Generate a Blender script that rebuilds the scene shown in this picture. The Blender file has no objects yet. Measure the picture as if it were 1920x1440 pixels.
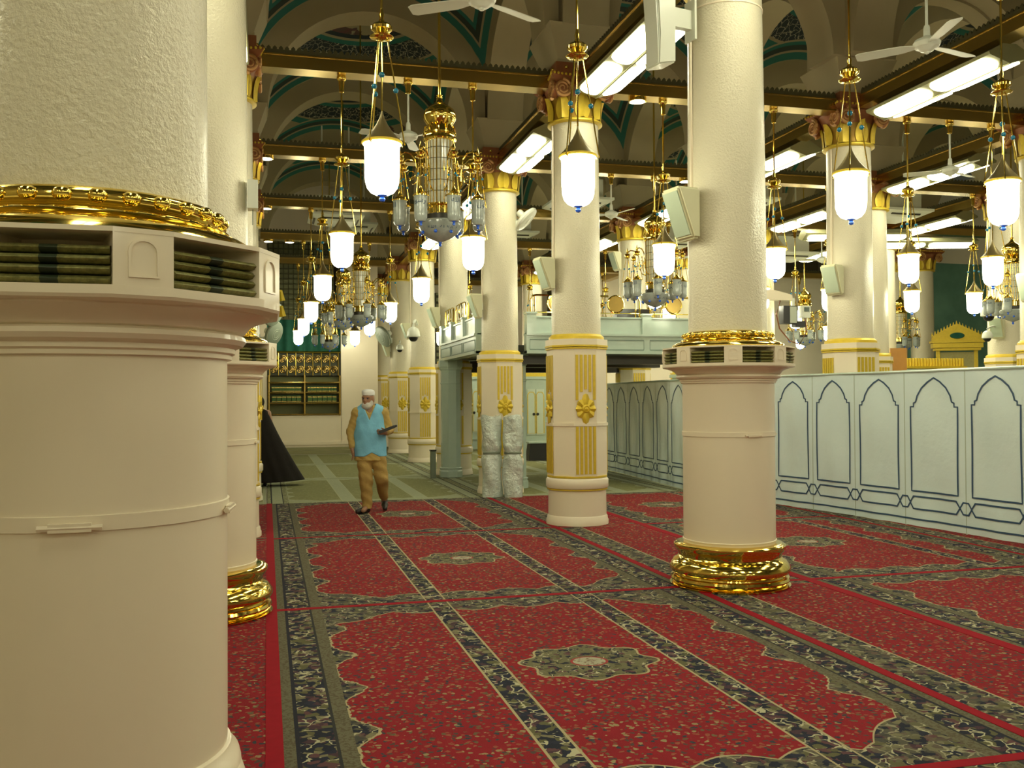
import bpy, bmesh, math, random
import numpy as np
from mathutils import Matrix, Vector
random.seed(7)
PI = math.pi
sc = bpy.context.scene
col = sc.collection

# ---------------------------------------------------------------- camera
F_PX, YAW, PITCH, ROLL, EYE = 1794.6, .2506, .0150, -.0058, 1.60
cam_d = bpy.data.cameras.new('camera'); cam = bpy.data.objects.new('camera', cam_d); col.objects.link(cam)
cam_d.sensor_width = 36; cam_d.lens = F_PX / 1920 * 36; cam_d.clip_start = .05; cam_d.clip_end = 200
fw = Vector((math.sin(YAW)*math.cos(PITCH), math.cos(YAW)*math.cos(PITCH), math.sin(PITCH)))
rt = Vector((math.cos(YAW), -math.sin(YAW), 0)); up = rt.cross(fw)
r2 = rt*math.cos(ROLL) + up*math.sin(ROLL); u2 = up*math.cos(ROLL) - rt*math.sin(ROLL)
M4 = Matrix.Identity(4)
for i in range(3):
    M4[i][0] = r2[i]; M4[i][1] = u2[i]; M4[i][2] = -fw[i]
M4[2][3] = EYE
cam.matrix_world = M4
sc.camera = cam
# ---------------------------------------------------------------- world, exposure
w = bpy.data.worlds.new('world'); sc.world = w; w.use_nodes = True
w.node_tree.nodes['Background'].inputs[0].default_value = (.75, .78, .55, 1)
w.node_tree.nodes['Background'].inputs[1].default_value = .05
vs = sc.view_settings
vs.view_transform = 'Standard'; vs.look = 'None'; vs.gamma = 1; vs.exposure = -0.05
vs.use_curve_mapping = False
LAMP = (1.0, .975, .68)        # the colour the hall's lamps have in the photograph
LANTERN_W, TUBE_W = 22.0, 16.0
# ---------------------------------------------------------------- the grid of the hall
YD, YS = 7.4736, 4.1348
XL, XR, X2, X3, X4 = -.46, 3.82, 7.86, 11.0, 14.2
def RY(n): return YD + n*YS
ORD = ['rear', 'first', 'second', 'third', 'fourth', 'fifth', 'sixth', 'seventh', 'eighth']
def nth(n): return ORD[max(0, min(n+1, 8))]
AISLE = ['far side aisle', 'medallion rug aisle', 'screen aisle', 'aisle behind the screen', 'pulpit aisle', 'outer aisle']
ZC = .0155          # things stand on the carpets
Z_BEAM, Z_SPRING = 5.50, 6.2
BAYS = [(-4.74, XL), (XL, XR), (XR, X2), (X2, X3), (X3, X4), (X4, 18.2)]
MIDS = [(a+b)/2 for a, b in BAYS]

# ---------------------------------------------------------------- node helpers
class NT:
    def __init__(s, name):
        s.m = bpy.data.materials.new(name); s.m.use_nodes = True
        s.t = s.m.node_tree; s.n = s.t.nodes; s.b = s.n['Principled BSDF']
    def link(s, a, b): s.t.links.new(a, b)
    def put(s, sock, v):
        if hasattr(v, 'is_linked') or isinstance(v, bpy.types.NodeSocket): s.link(v, sock)
        else:
            if isinstance(v, tuple) and len(v) == 3 and sock.type == 'RGBA': v = v + (1,)
            sock.default_value = v
    def ma(s, op, a, b=None, c=None):
        n = s.n.new('ShaderNodeMath'); n.operation = op
        s.put(n.inputs[0], a)
        if b is not None: s.put(n.inputs[1], b)
        if c is not None: s.put(n.inputs[2], c)
        return n.outputs[0]
    def add(s, a, b): return s.ma('ADD', a, b)
    def sub(s, a, b): return s.ma('SUBTRACT', a, b)
    def mul(s, a, b): return s.ma('MULTIPLY', a, b)
    def gt(s, a, b): return s.ma('GREATER_THAN', a, b)
    def lt(s, a, b): return s.ma('LESS_THAN', a, b)
    def rng(s, v, a, b): return s.mul(s.gt(v, a), s.lt(v, b))
    def mx(s, *a):
        r = a[0]
        for x in a[1:]: r = s.ma('MAXIMUM', r, x)
        return r
    def mix(s, f, a, b):
        n = s.n.new('ShaderNodeMix'); n.data_type = 'RGBA'
        s.put(n.inputs[0], f); s.put(n.inputs[6], a); s.put(n.inputs[7], b)
        return n.outputs[2]
    def obj(s):
        n = s.n.new('ShaderNodeTexCoord'); return n.outputs['Object']
    def xyz(s, v):
        n = s.n.new('ShaderNodeSeparateXYZ'); s.link(v, n.inputs[0]); return n.outputs
    def noise(s, v, scale, detail=3, rough=.5, col=False):
        n = s.n.new('ShaderNodeTexNoise'); s.link(v, n.inputs['Vector']); n.inputs['Scale'].default_value = scale
        n.inputs['Detail'].default_value = detail; n.inputs['Roughness'].default_value = rough
        return n.outputs[1 if col else 0]
    def voro(s, v, scale, feature='F1'):
        n = s.n.new('ShaderNodeTexVoronoi'); n.feature = feature; s.link(v, n.inputs['Vector']); n.inputs['Scale'].default_value = scale
        return n
    def ramp(s, v, stops, const=True):
        n = s.n.new('ShaderNodeValToRGB'); s.link(v, n.inputs[0]); e = n.color_ramp.elements
        if const: n.color_ramp.interpolation = 'CONSTANT'
        while len(e) < len(stops): e.new(.5)
        for i, (p, c) in enumerate(stops): e[i].position = p; e[i].color = c + (1,)
        return n.outputs[0]
    def bump(s, h, dist=.01, strength=.5):
        n = s.n.new('ShaderNodeBump'); n.inputs['Distance'].default_value = dist; n.inputs['Strength'].default_value = strength
        s.link(h, n.inputs['Height']); s.link(n.outputs[0], s.b.inputs['Normal'])
    def vadd(s, a, b):
        n = s.n.new('ShaderNodeVectorMath'); n.operation = 'ADD'; s.put(n.inputs[0], a); s.put(n.inputs[1], b); return n.outputs[0]
    def vmul(s, a, b):
        n = s.n.new('ShaderNodeVectorMath'); n.operation = 'MULTIPLY'; s.put(n.inputs[0], a); s.put(n.inputs[1], b); return n.outputs[0]
def mat(name, c, rough=.5, metal=0, var=0, vscale=4, bump=0, bscale=30, bdist=.01, c2=None, coat=0, emit=0, ecol=None, trans=0, alpha=1):
    k = NT(name); b = k.b
    b.inputs['Base Color'].default_value = c + (1,); b.inputs['Roughness'].default_value = rough; b.inputs['Metallic'].default_value = metal
    o = k.obj()
    nz = k.noise(o, vscale, 4)
    d = c2 or tuple(x*(1-(var or .06)) for x in c)
    k.put(b.inputs['Base Color'], k.mix(nz, c, d))
    if bump: k.bump(k.noise(o, bscale, 5, .6), bdist, bump)
    if coat: b.inputs['Coat Weight'].default_value = coat; b.inputs['Coat Roughness'].default_value = .08
    if emit:
        b.inputs['Emission Color'].default_value = (ecol or c) + (1,); b.inputs['Emission Strength'].default_value = emit
    if trans: b.inputs['Transmission Weight'].default_value = trans
    if alpha < 1: b.inputs['Alpha'].default_value = alpha
    return k.m
M = {}
CREAM = (.88, .775, .60)
M['cream'] = mat('cream_paint', CREAM, .42, var=.05, coat=.25)
M['plaster'] = mat('glossy_plaster', (.76, .70, .53), .15, var=.05, vscale=9, bump=.75, bscale=60, bdist=.012)
M['pier'] = mat('matt_plaster', (.42, .355, .215), .8, var=.08)
M['gold'] = mat('polished_gold', (.93, .70, .17), .10, 1, var=.12, vscale=3)
M['brass'] = mat('satin_brass', (.62, .43, .13), .24, 1, var=.35, vscale=2.5)
M['bronze'] = mat('bronze_cone', (.36, .29, .14), .38, .8, var=.2)
M['gilt'] = mat('gilded_paint', (.83, .60, .05), .38, .25, var=.25, vscale=20, bump=.3, bscale=60)
M['rust'] = mat('red_brown_paint', (.36, .13, .05), .42, .25, var=.3, vscale=12)
M['scroll'] = mat('terracotta_gilt', (.62, .33, .12), .4, .3, var=.25, vscale=14)
M['glow'] = mat('lit_opal_glass', (.95, .95, .9), .3, emit=LANTERN_W, ecol=LAMP)
M['tube'] = mat('lit_diffuser', (.95, .95, .95), .3, emit=TUBE_W, ecol=LAMP)
M['spot'] = mat('lit_spot', (.95, .95, .9), .3, emit=22, ecol=(1, .95, .7))
M['blue'] = mat('blue_glass', (.03, .13, .75), .12, coat=.5)
M['bead'] = mat('teal_bead', (.0, .19, .36), .18, coat=.5)
M['crest'] = mat('shaded_cresting', (.085, .075, .03), .5, .3)  # shadow on the beam cresting is put into this dark colour
M['darkgilt'] = mat('dark_gilt', (.42, .24, .02), .45, .3, var=.3, vscale=14)
M['olive'] = mat('olive_metal', (.30, .29, .15), .4, .5, var=.1)
M['white'] = mat('white_enamel', (.74, .76, .66), .35, var=.05, coat=.2)
M['grey'] = mat('grey_fan_mesh', (.22, .26, .20), .5, var=.15)
M['speaker'] = mat('speaker_shell', (.68, .66, .44), .55, var=.05)
M['grille'] = mat('speaker_grille', (.46, .54, .40), .6, bump=.4, bscale=300)
M['sea'] = mat('pale_green_marble', (.50, .60, .52), .25, c2=(.40, .50, .44), vscale=5, coat=.3)
M['sealine'] = mat('groove_green', (.20, .27, .23), .5)
M['dark'] = mat('dark_stain', (.035, .03, .02), .4, var=.3)
M['black'] = mat('black_plastic', (.012, .012, .014), .35)
M['wood'] = mat('varnished_wood', (.45, .22, .04), .35, c2=(.34, .15, .03), vscale=6)
M['foam'] = mat('foam_grey', (.50, .54, .45), .6)
M['frost'] = mat('etched_glass', (.42, .46, .43), .22, c2=(.28, .32, .31), vscale=30, coat=.4)
M['crystal'] = mat('crystal_pane', (.72, .74, .66), .06, c2=(.5, .52, .46), vscale=40, coat=.6)
M['ink'] = mat('navy_ink', (.02, .05, .11), .5)
M['teal'] = mat('teal_paint', (.20, .40, .31), .6, c2=(.05, .16, .13), vscale=1.6)
M['curtain'] = mat('green_curtain', (.01, .11, .07), .85, var=.4, vscale=8)
M['vinyl'] = mat('pale_vinyl_sheet', (.74, .88, .90), .18, c2=(.66, .79, .80), vscale=2, bump=.35, bscale=2.2, bdist=.06, coat=.5)
M['silver'] = mat('silver_plastic_wrap', (.72, .80, .74), .16, .25, c2=(.55, .62, .57), vscale=3, bump=.9, bscale=7, bdist=.05, coat=.6)
M['book'] = mat('olive_gilt_cover', (.46, .43, .14), .42, .3, c2=(.02, .03, .012), vscale=90, bump=.3, bscale=90)
M['bookpale'] = mat('grey_green_cover', (.42, .50, .33), .5, c2=(.25, .31, .20), vscale=30)
M['label'] = mat('dark_spine_label', (.03, .045, .02), .5)
M['ribbon'] = mat('yellow_ribbon', (.75, .55, .02), .6)
M['bookgreen'] = mat('green_cloth_cover', (.06, .15, .035), .6, var=.3)
M['screen'] = mat('dark_screen', (.05, .08, .06), .15)
M['skin'] = mat('skin', (.30, .15, .085), .5, var=.1)
M['skin2'] = mat('skin_light', (.50, .28, .19), .5, var=.1)
M['hair'] = mat('grey_beard', (.62, .60, .55), .8, var=.3, vscale=40, bump=.6, bscale=90)
M['vest'] = mat('sky_blue_cotton', (.20, .50, .72), .8, c2=(.15, .41, .62), vscale=7, bump=.35, bscale=10, bdist=.03)
M['khaki'] = mat('khaki_cotton', (.47, .33, .10), .85, c2=(.37, .25, .07), vscale=6, bump=.4, bscale=9, bdist=.03)
M['trouser'] = mat('tan_twill', (.40, .265, .075), .85, c2=(.29, .18, .05), vscale=7, bump=.5, bscale=11, bdist=.03)
M['cap'] = mat('white_knit', (.80, .80, .80), .8, bump=.4, bscale=120)
M['shoe'] = mat('black_leather', (.015, .012, .01), .4)
M['cloak'] = mat('black_brown_cloth', (.012, .008, .006), .9, var=.4, bump=.4, bscale=8, bdist=.03)
M['robe'] = mat('white_cotton', (.72, .74, .68), .8, bump=.3, bscale=9, bdist=.02)
M['pink'] = mat('pink_check_cloth', (.62, .28, .30), .8, c2=(.75, .55, .5), vscale=60)
M['redtape'] = mat('red_edging', (.30, .008, .018), .9, var=.25, vscale=14); M['redtape'].node_tree.nodes['Principled BSDF'].inputs['Specular IOR Level'].default_value = .1

def lattice_mat():
    k = NT('dark_lattice'); o = k.obj(); x, y, z = k.xyz(o)
    gx = k.ma('PINGPONG', x, .11); gz = k.ma('PINGPONG', z, .11)
    hole = k.mul(k.gt(gx, .045), k.gt(gz, .045))
    k.put(k.b.inputs['Base Color'], k.mix(hole, (.045, .045, .02), (.32, .34, .17)))
    k.b.inputs['Roughness'].default_value = .5
    return k.m
M['lattice'] = lattice_mat()

def leafage(k, o, scale):
    """dark ground with scrolls of leaves and petals"""
    wob = k.vadd(o, k.vmul(k.noise(o, scale*.5, 2, col=True), (.09, .09, 0)))
    v = k.voro(wob, scale); r = k.xyz(v.outputs['Color'])[0]
    c = k.ramp(r, [(0, (.016, .018, .030)), (.34, (.10, .045, .05)), (.44, (.10, .095, .045)), (.60, (.02, .022, .04)), (.74, (.17, .15, .085)), (.86, (.06, .03, .04))])
    v2 = k.voro(k.vadd(wob, (3.3, 1.7, 0)), scale*.45, 'DISTANCE_TO_EDGE')
    vein = k.mul(k.lt(v2.outputs['Distance'], .040), k.gt(k.noise(o, scale*.35, 2), .50))
    return k.mix(vein, c, (.40, .37, .24))
def flecks(k, o, base, scale, cols):
    wob = k.vadd(o, k.vmul(k.noise(o, scale*.7, 2, col=True), (.05, .05, 0)))
    v = k.voro(wob, scale); r = k.xyz(v.outputs['Color'])[1]
    c = k.ramp(r, cols)
    m = k.mul(k.lt(v.outputs['Distance'], .43), k.gt(r, .20))
    nz = k.noise(o, 6, 3)
    return k.mix(m, k.mix(nz, base, tuple(q*.72 for q in base)), c)
def rug_mat(name, L, W, fields, strips, med, edge=.34, green=False, border=True):
    k = NT(name); o = k.obj(); x, y, z = k.xyz(o)
    if not green:
        base = (.25, .012, .020)
        F = flecks(k, o, base, 34, [(0, base), (.20, (.24, .07, .04)), (.42, (.075, .045, .04)), (.60, (.26, .20, .10)), (.74, (.12, .085, .045)), (.88, (.035, .04, .05))])
        D = leafage(k, o, 26)
        pale = (.125, .115, .072); line = (.36, .30, .17)
    else:
        F = flecks(k, o, (.235, .235, .105), 24, [(0, (.24, .24, .11)), (.34, (.22, .22, .10)), (.6, (.19, .19, .08)), (.85, (.27, .27, .14))])
        D = k.mix(k.noise(o, 30, 3), (.36, .38, .26), (.24, .26, .16))
        pale = (.28, .29, .16); line = (.34, .35, .22)
    wav = k.ma('ABSOLUTE', k.ma('SINE', k.mul(y, PI/.70)))
    sharp = k.add(k.ma('POWER', wav, 5.0), k.mul(k.sub(k.noise(o, 22, 2), .5), .45))
    wavx = k.ma('ABSOLUTE', k.ma('SINE', k.mul(x, PI/.42)))
    c = k.mix(k.noise(o, 9, 3), D, pale)       # ground: mixed border colour
    c = k.mix(k.gt(k.noise(o, 14, 2), .52), c, D)
    # fields
    for (a, b, la, lb) in fields:
        ea = k.add(k.mul(sharp, la), a); eb = k.sub(b, k.mul(sharp, lb))
        ec = k.add(edge-.12, k.mul(wavx, .10))
        # corner cut: the end moves inwards next to the long edge
        cut = k.mul(k.ma('MAXIMUM', k.sub(1.0, k.mul(k.ma('ABSOLUTE', k.sub(x, (b if la > 0 else a) if (la > 0) != (lb > 0) else (a+b)/2)), 0.0)), 0.0), 0.0)
        if la > 0 and lb == 0: cut = k.mul(k.ma('MAXIMUM', k.sub(1.0, k.mul(k.sub(x, a), 2.6)), 0.0), .34)
        if lb > 0 and la == 0: cut = k.mul(k.ma('MAXIMUM', k.sub(1.0, k.mul(k.sub(b, x), 2.6)), 0.0), .42)
        ec = k.add(ec, cut)
        m = k.mul(k.mul(k.gt(x, ea), k.lt(x, eb)), k.mul(k.gt(y, ec), k.lt(y, k.sub(L, ec))))
        mo = k.mul(k.mul(k.gt(x, k.sub(ea, .014)), k.lt(x, k.add(eb, .014))), k.mul(k.gt(y, k.sub(ec, .014)), k.lt(y, k.sub(L+.014, ec))))
        c = k.mix(mo, c, line); c = k.mix(m, c, F)
    for (a, b) in strips:
        c = k.mix(k.rng(x, a-.012, b+.012), c, line); c = k.mix(k.rng(x, a, b), c, D)
    if med and not green:
        dx = k.mul(k.sub(x, med[0]), 1/.40); dy = k.mul(k.sub(y, med[1]), 1/.36)
        th = k.ma('ARCTAN2', dy, dx)
        d = k.ma('SQRT', k.add(k.mul(dx, dx), k.mul(dy, dy)))
        d = k.add(d, k.mul(k.ma('SINE', k.mul(th, 8)), .09))
        G = k.mix(k.gt(k.noise(o, 22, 2), .5), (.13, .12, .065), D)
        c = k.mix(k.lt(d, 1.0), c, line); c = k.mix(k.lt(d, .96), c, G)
        d0 = k.ma('SQRT', k.add(k.mul(dx, dx), k.mul(dy, dy)))
        c = k.mix(k.lt(d0, .29), c, (.28, .04, .04)); c = k.mix(k.lt(d0, .25), c, k.mix(k.gt(k.noise(o, 40, 2), .55), (.34, .32, .23), (.20, .14, .10)))
    if border:
        w0 = W
        def strip(a, b, cc):
            nonlocal c
            c = k.mix(k.rng(x, a, b), c, cc)
        chk = k.mix(k.gt(k.noise(o, 60, 2), .53), pale, (.09, .075, .045))
        for a, b, cc in ((0, .055, chk), (.055, .075, (.02, .02, .03)), (.075, .235, D), (.235, .25, (.03, .03, .03)), (.25, .325, chk)):
            strip(a, b, cc); strip(w0-b, w0-a, cc)
    k.put(k.b.inputs['Base Color'], c); k.b.inputs['Roughness'].default_value = .95
    k.b.inputs['Specular IOR Level'].default_value = .15
    k.bump(k.noise(o, 260, 2), .004, .5)
    return k.m
def vault_mat(name, a, b):
    k = NT(name); o = k.obj(); x, y, z = k.xyz(o)
    ax = k.ma('ABSOLUTE', x); ay = k.ma('ABSOLUTE', y)
    R = math.hypot(a, b)
    rr = k.ma('SQRT', k.add(k.mul(x, x), k.mul(y, y)))
    cream = (.33, .285, .17); teal = (.02, .15, .125); navy = (.02, .032, .04)
    c = cream
    fl = k.mul(k.gt(k.noise(o, 2.6, 3), .53), k.lt(rr, 9))
    c = k.mix(fl, c, k.mix(k.noise(o, 12, 2), (.05, .075, .05), (.17, .035, .05)))
    # dome: bands round the axis
    for r0, r1, cc in ((1.62, 1.74, teal), (1.58, 1.62, cream), (1.20, 1.58, None), (1.10, 1.20, teal), (1.04, 1.10, cream), (.94, 1.04, navy), (.0, .45, teal)):
        m = k.rng(rr, r0, r1)
        if cc is None:
            v = k.voro(k.vadd(o, k.vmul(k.noise(o, 7, 2, col=True), (.2, .2, .2))), 9, 'DISTANCE_TO_EDGE')
            cc = k.mix(k.lt(v.outputs['Distance'], .035), navy, (.42, .40, .28))
        c = k.mix(m, c, cc)
    dx = k.sub(a, ax); dy = k.sub(b, ay); de = k.ma('MINIMUM', dx, dy)
    for d0, d1, cc in ((.0, .31, cream), (.31, .40, teal), (.40, .43, cream), (.43, .50, (.03, .05, .04)), (.50, .55, teal), (.55, .58, cream)):
        c = k.mix(k.rng(de, d0, d1), c, cc)
    k.put(k.b.inputs['Base Color'], c); k.b.inputs['Roughness'].default_value = .75
    return k.m

# ---------------------------------------------------------------- mesh helpers
class MB:
    def __init__(s): s.v = []; s.f = []
    def _add(s, vs_, fs):
        n = len(s.v); s.v += [tuple(p) for p in vs_]; s.f += [tuple(i+n for i in f) for f in fs]; return s
    def lathe(s, prof, n=32, c=(0, 0, 0), sx=1, sy=1, rot=0, cap=True):
        vs_ = []; fs = []
        for r, z in prof:
            for i in range(n):
                t = 2*PI*i/n + rot
                vs_.append((c[0]+r*sx*math.cos(t), c[1]+r*sy*math.sin(t), c[2]+z))
        for j in range(len(prof)-1):
            for i in range(n):
                i2 = (i+1) % n
                fs.append((j*n+i, j*n+i2, (j+1)*n+i2, (j+1)*n+i))
        if cap:
            if prof[0][0] > 1e-4: fs.append(tuple(range(n))[::-1])
            if prof[-1][0] > 1e-4: fs.append(tuple((len(prof)-1)*n+i for i in range(n)))
        return s._add(vs_, fs)
    def box(s, c, d, rz=0, taper=1.0):
        hx, hy, hz = d[0]/2, d[1]/2, d[2]/2; cs, sn = math.cos(rz), math.sin(rz); vs_ = []
        for z, k in ((-hz, 1), (hz, taper)):
            for x, y in ((-hx, -hy), (hx, -hy), (hx, hy), (-hx, hy)):
                x *= k; y *= k
                vs_.append((c[0]+x*cs-y*sn, c[1]+x*sn+y*cs, c[2]+z))
        return s._add(vs_, [(3, 2, 1, 0), (4, 5, 6, 7), (0, 1, 5, 4), (1, 2, 6, 5), (2, 3, 7, 6), (3, 0, 4, 7)])
    def tube(s, path, r, n=8, cap=True):
        P = [Vector(p) for p in path]; rs = r if isinstance(r, (list, tuple)) else [r]*len(P); vs_ = []; fs = []
        for i, p in enumerate(P):
            d = (P[min(i+1, len(P)-1)] - P[max(i-1, 0)]).normalized()
            a = Vector((0, 0, 1)) if abs(d.z) < .95 else Vector((1, 0, 0))
            u = d.cross(a).normalized(); q = d.cross(u)
            for j in range(n):
                t = 2*PI*j/n; vs_.append(p + (u*math.cos(t)+q*math.sin(t))*rs[i])
        for i in range(len(P)-1):
            for j in range(n):
                j2 = (j+1) % n; fs.append((i*n+j, i*n+j2, (i+1)*n+j2, (i+1)*n+j))
        if cap: fs += [tuple(range(n))[::-1], tuple((len(P)-1)*n+j for j in range(n))]
        return s._add(vs_, fs)
    def ball(s, c, r, n=12, m=8, sz=1):
        return s.lathe([(max(r*math.sin(PI*i/m), 1e-5), -r*sz*math.cos(PI*i/m)) for i in range(m+1)], n, c, cap=False)
    def prism(s, poly, y0, y1, place=lambda p, y: (p[0], y, p[1])):
        """2-D polygon extruded; place maps (p, depth) to 3-D"""
        n = len(poly); vs_ = [place(p, y0) for p in poly] + [place(p, y1) for p in poly]
        fs = [tuple(range(n)), tuple(range(n, 2*n))[::-1]] + [(i, n+i, n+(i+1) % n, (i+1) % n) for i in range(n)]
        return s._add(vs_, fs)
    def ribbon(s, pts, wd, y, t=.004, closed=False):
        """flat line of width wd in the local xz plane at depth y, thickness t towards -y"""
        n = len(pts); vs_ = []; fs = []
        for i, p in enumerate(pts):
            a = pts[(i-1) % n] if (closed or i > 0) else p; b = pts[(i+1) % n] if (closed or i < n-1) else p
            d = Vector((b[0]-a[0], b[1]-a[1])); d = d.normalized() if d.length > 1e-6 else Vector((1, 0)); nn = Vector((-d.y, d.x))*wd/2
            for q in (1, -1):
                vs_ += [(p[0]+nn.x*q, y-t, p[1]+nn.y*q), (p[0]+nn.x*q, y, p[1]+nn.y*q)]
        for i in range(n if closed else n-1):
            a = i*4; b = ((i+1) % n)*4
            fs += [(a, b, b+2, a+2), (a, a+1, b+1, b), (a+2, b+2, b+3, a+3)]
        return s._add(vs_, fs)
    def xf(s, m):
        s.v = [tuple(m @ Vector(p)) for p in s.v]; return s
    def mesh(s, name='m', smooth=True, ang=40, fix=True):
        me = bpy.data.meshes.new(name); me.from_pydata(s.v, [], s.f)
        if fix:
            bm = bmesh.new(); bm.from_mesh(me); bmesh.ops.recalc_face_normals(bm, faces=bm.faces); bm.to_mesh(me); bm.free()
        if smooth:
            me.polygons.foreach_set('use_smooth', [True]*len(me.polygons)); me.set_sharp_from_angle(angle=math.radians(ang))
        me.update(); return me
def rot_z(a): return Matrix.Rotation(a, 4, 'Z')
def obj(name, me, m, parent=None, loc=(0, 0, 0), rot=(0, 0, 0), scale=None):
    if isinstance(me, MB): me = me.mesh(name)
    if m is not None and not me.materials: me.materials.append(M[m] if isinstance(m, str) else m)
    o = bpy.data.objects.new(name, me); col.objects.link(o); o.parent = parent; o.location = loc; o.rotation_euler = rot
    if scale: o.scale = scale
    return o
def tag(o, label, cat, group=None, kind=None):
    o['label'] = label; o['category'] = cat
    if group: o['group'] = group
    if kind: o['kind'] = kind
    return o
def struct(name, me, m, loc=(0, 0, 0), rot=(0, 0, 0), parent=None, label=None):
    o = obj(name, me, m, parent, loc, rot)
    if parent is None: o['kind'] = 'structure'
    if label: o['label'] = label
    return o
def thing(name, label, cat, loc=(0, 0, 0), rz=0, group=None):
    o = bpy.data.objects.new(name, None); col.objects.link(o); o.location = loc; o.rotation_euler = (0, 0, rz)
    o.empty_display_size = .1
    return tag(o, label, cat, group)
def dup(o, loc=None, rz=None, parent=None, label=None, group=None, rename=None):
    c = o.copy(); col.objects.link(c); c.parent = parent
    if loc is not None: c.location = loc
    if rz is not None: c.rotation_euler = (0, 0, rz)
    if label: c['label'] = label
    if group: c['group'] = group
    for ch in list(o.children): dup(ch, parent=c)
    return c
CACHE = {}
def once(key, fn):
    if key not in CACHE: CACHE[key] = fn()
    return CACHE[key]
def text_verts(s, size):
    cu = bpy.data.curves.new('t', 'FONT'); cu.body = s; cu.size = size; cu.align_x = 'CENTER'; cu.resolution_u = 2
    o = bpy.data.objects.new('t', cu); col.objects.link(o)
    dg = bpy.context.evaluated_depsgraph_get(); me = o.evaluated_get(dg).to_mesh()
    v = [tuple(p.co) for p in me.vertices]; f = [tuple(p.vertices) for p in me.polygons]
    o.evaluated_get(dg).to_mesh_clear(); bpy.data.objects.remove(o); bpy.data.curves.remove(cu)
    return v, f
def wrap_text(s, size, rad, z, ang):
    """lettering bent round a cylinder of radius rad, reading from outside, centred at angle ang"""
    v, f = text_verts(s, size); mb = MB()
    return mb._add([(rad*math.cos(ang+p[0]/rad), rad*math.sin(ang+p[0]/rad), z+p[1]) for p in v], f)

# ================================================================ THE SETTING
struct('floor', MB().box((6, 14, -.05), (40, 50, .1)), mat('stone_floor', (.30, .27, .20), .6))
struct('wall_left', MB().box((-5.0, 14, 4.6), (.2, 50, 9.2)), 'pier')
struct('wall_rear', MB().box((6, -7.1, 4.6), (30, .2, 9.2)), 'pier')
struct('wall_right', MB().box((24, 14, 4.6), (.2, 50, 9.2)), 'cream')
struct('wall_back', MB().box((6, 38.1, 4.6), (36.2, .2, 9.2)), 'pier')

def arch_mesh(span, r_in, r_out, thick):
    poly = []; n = 28
    def build():
        mb = MB(); vs_ = []; fs = []
        h = span/2
        for i in range(n+1):
            t = PI*i/n
            for r in (r_in, r_out):
                x, z = r*math.cos(t), r*math.sin(t)
                x = max(-h, min(h, x))
                for y in (-thick/2, thick/2): vs_.append((x, y, z))
        for i in range(n):
            a, b = i*4, (i+1)*4
            fs += [(a, a+1, b+1, b), (a, b, b+2, a+2), (a+1, a+3, b+3, b+1), (a+2, b+2, b+3, a+3)]
        fs += [(0, 2, 3, 1), (n*4, n*4+1, n*4+3, n*4+2)]
        return mb._add(vs_, fs).mesh('arch', ang=50)
    return once(('arch', round(span, 2), thick), build)
def vault_mesh(W, L):
    def build():
        a, b = W/2, L/2; R2 = max((b-.30)**2 + (a-.12)**2, (a-.30)**2 + (b-.12)**2); n = 32; vs_ = []; fs = []
        for i in range(n+1):
            for j in range(n+1):
                x = -a + W*i/n; y = -b + L*j/n
                vs_.append((x, y, math.sqrt(max(R2-x*x-y*y, 0))))
        for i in range(n):
            for j in range(n): fs.append((i*(n+1)+j, i*(n+1)+j+1, (i+1)*(n+1)+j+1, (i+1)*(n+1)+j))
        me = MB()._add(vs_, fs).mesh('vault', fix=False)
        me.materials.append(vault_mat('painted_vault', a, b)); return me
    return once(('vault', round(W, 2), round(L, 2)), build)
ROWS = [-3, -2, -1, 0, 1, 2, 3, 4, 5, 6, 7]
for bi, (a, b) in enumerate(BAYS):
    W = b-a; cx = (a+b)/2
    for n in ROWS:
        y = RY(n)
        struct('arch', arch_mesh(W, W/2-.48, W/2+.06, .60), 'pier', (cx, y, Z_SPRING))
        if n != ROWS[-1]:
            struct('ceiling', vault_mesh(W, YS), None, (cx, y+YS/2, Z_SPRING))
for X in (-4.74, XL, XR, X2, X3, X4, 18.2):
    for n in ROWS[:-1]:
        struct('arch', arch_mesh(YS, YS/2-.48, YS/2+.06, .60), 'pier', (X, RY(n)+YS/2, Z_SPRING), (0, 0, PI/2))

# tie beams of polished brass with a toothed cresting
def beam(length):
    def build():
        mb = MB().box((0, 0, .085), (length, .20, .15)).box((0, 0, .005), (length, .25, .02)).box((0, 0, .16), (length, .23, .015))
        return mb.mesh('beam')
    def crest():
        mb = MB().box((0, 0, .195), (length, .16, .06)); n = int(length/.07)
        for i in range(n):
            x = -length/2 + (i+.5)*length/n
            for y0 in (-.08, .06): mb.prism([(x-.024, .225), (x+.024, .225), (x+.024, .245), (x, .268), (x-.024, .245)], y0, y0+.02)
        return mb.mesh('cresting', smooth=False)
    return once(('beam', round(length, 2)), build), once(('crest', round(length, 2)), crest)
def add_beam(loc, rz, length, label, group):
    t = thing('tie_beam', label, 'beam', loc, rz, group); a, b = beam(length)
    obj('brass_box', a, 'brass', t); obj('cresting', b, 'crest', t)
    return t
for bi, (a, b) in enumerate(BAYS[1:6]):
    for n in range(0, 7):
        add_beam(((a+b)/2, RY(n), Z_BEAM), 0, b-a-.62, 'brass tie beam with lanterns, %s across the %s from the shelf columns' % (nth(n), AISLE[bi+1]), 'lantern-carrying tie beams')
for X in (XL, XR, X2, X3, X4):
    for n in range(0, 6):
        add_beam((X, RY(n)+YS/2, Z_BEAM), PI/2, YS-.62, 'brass tie beam over light troughs, %s bay beyond the shelf columns' % nth(n), 'tie beams over the light troughs')

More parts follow.
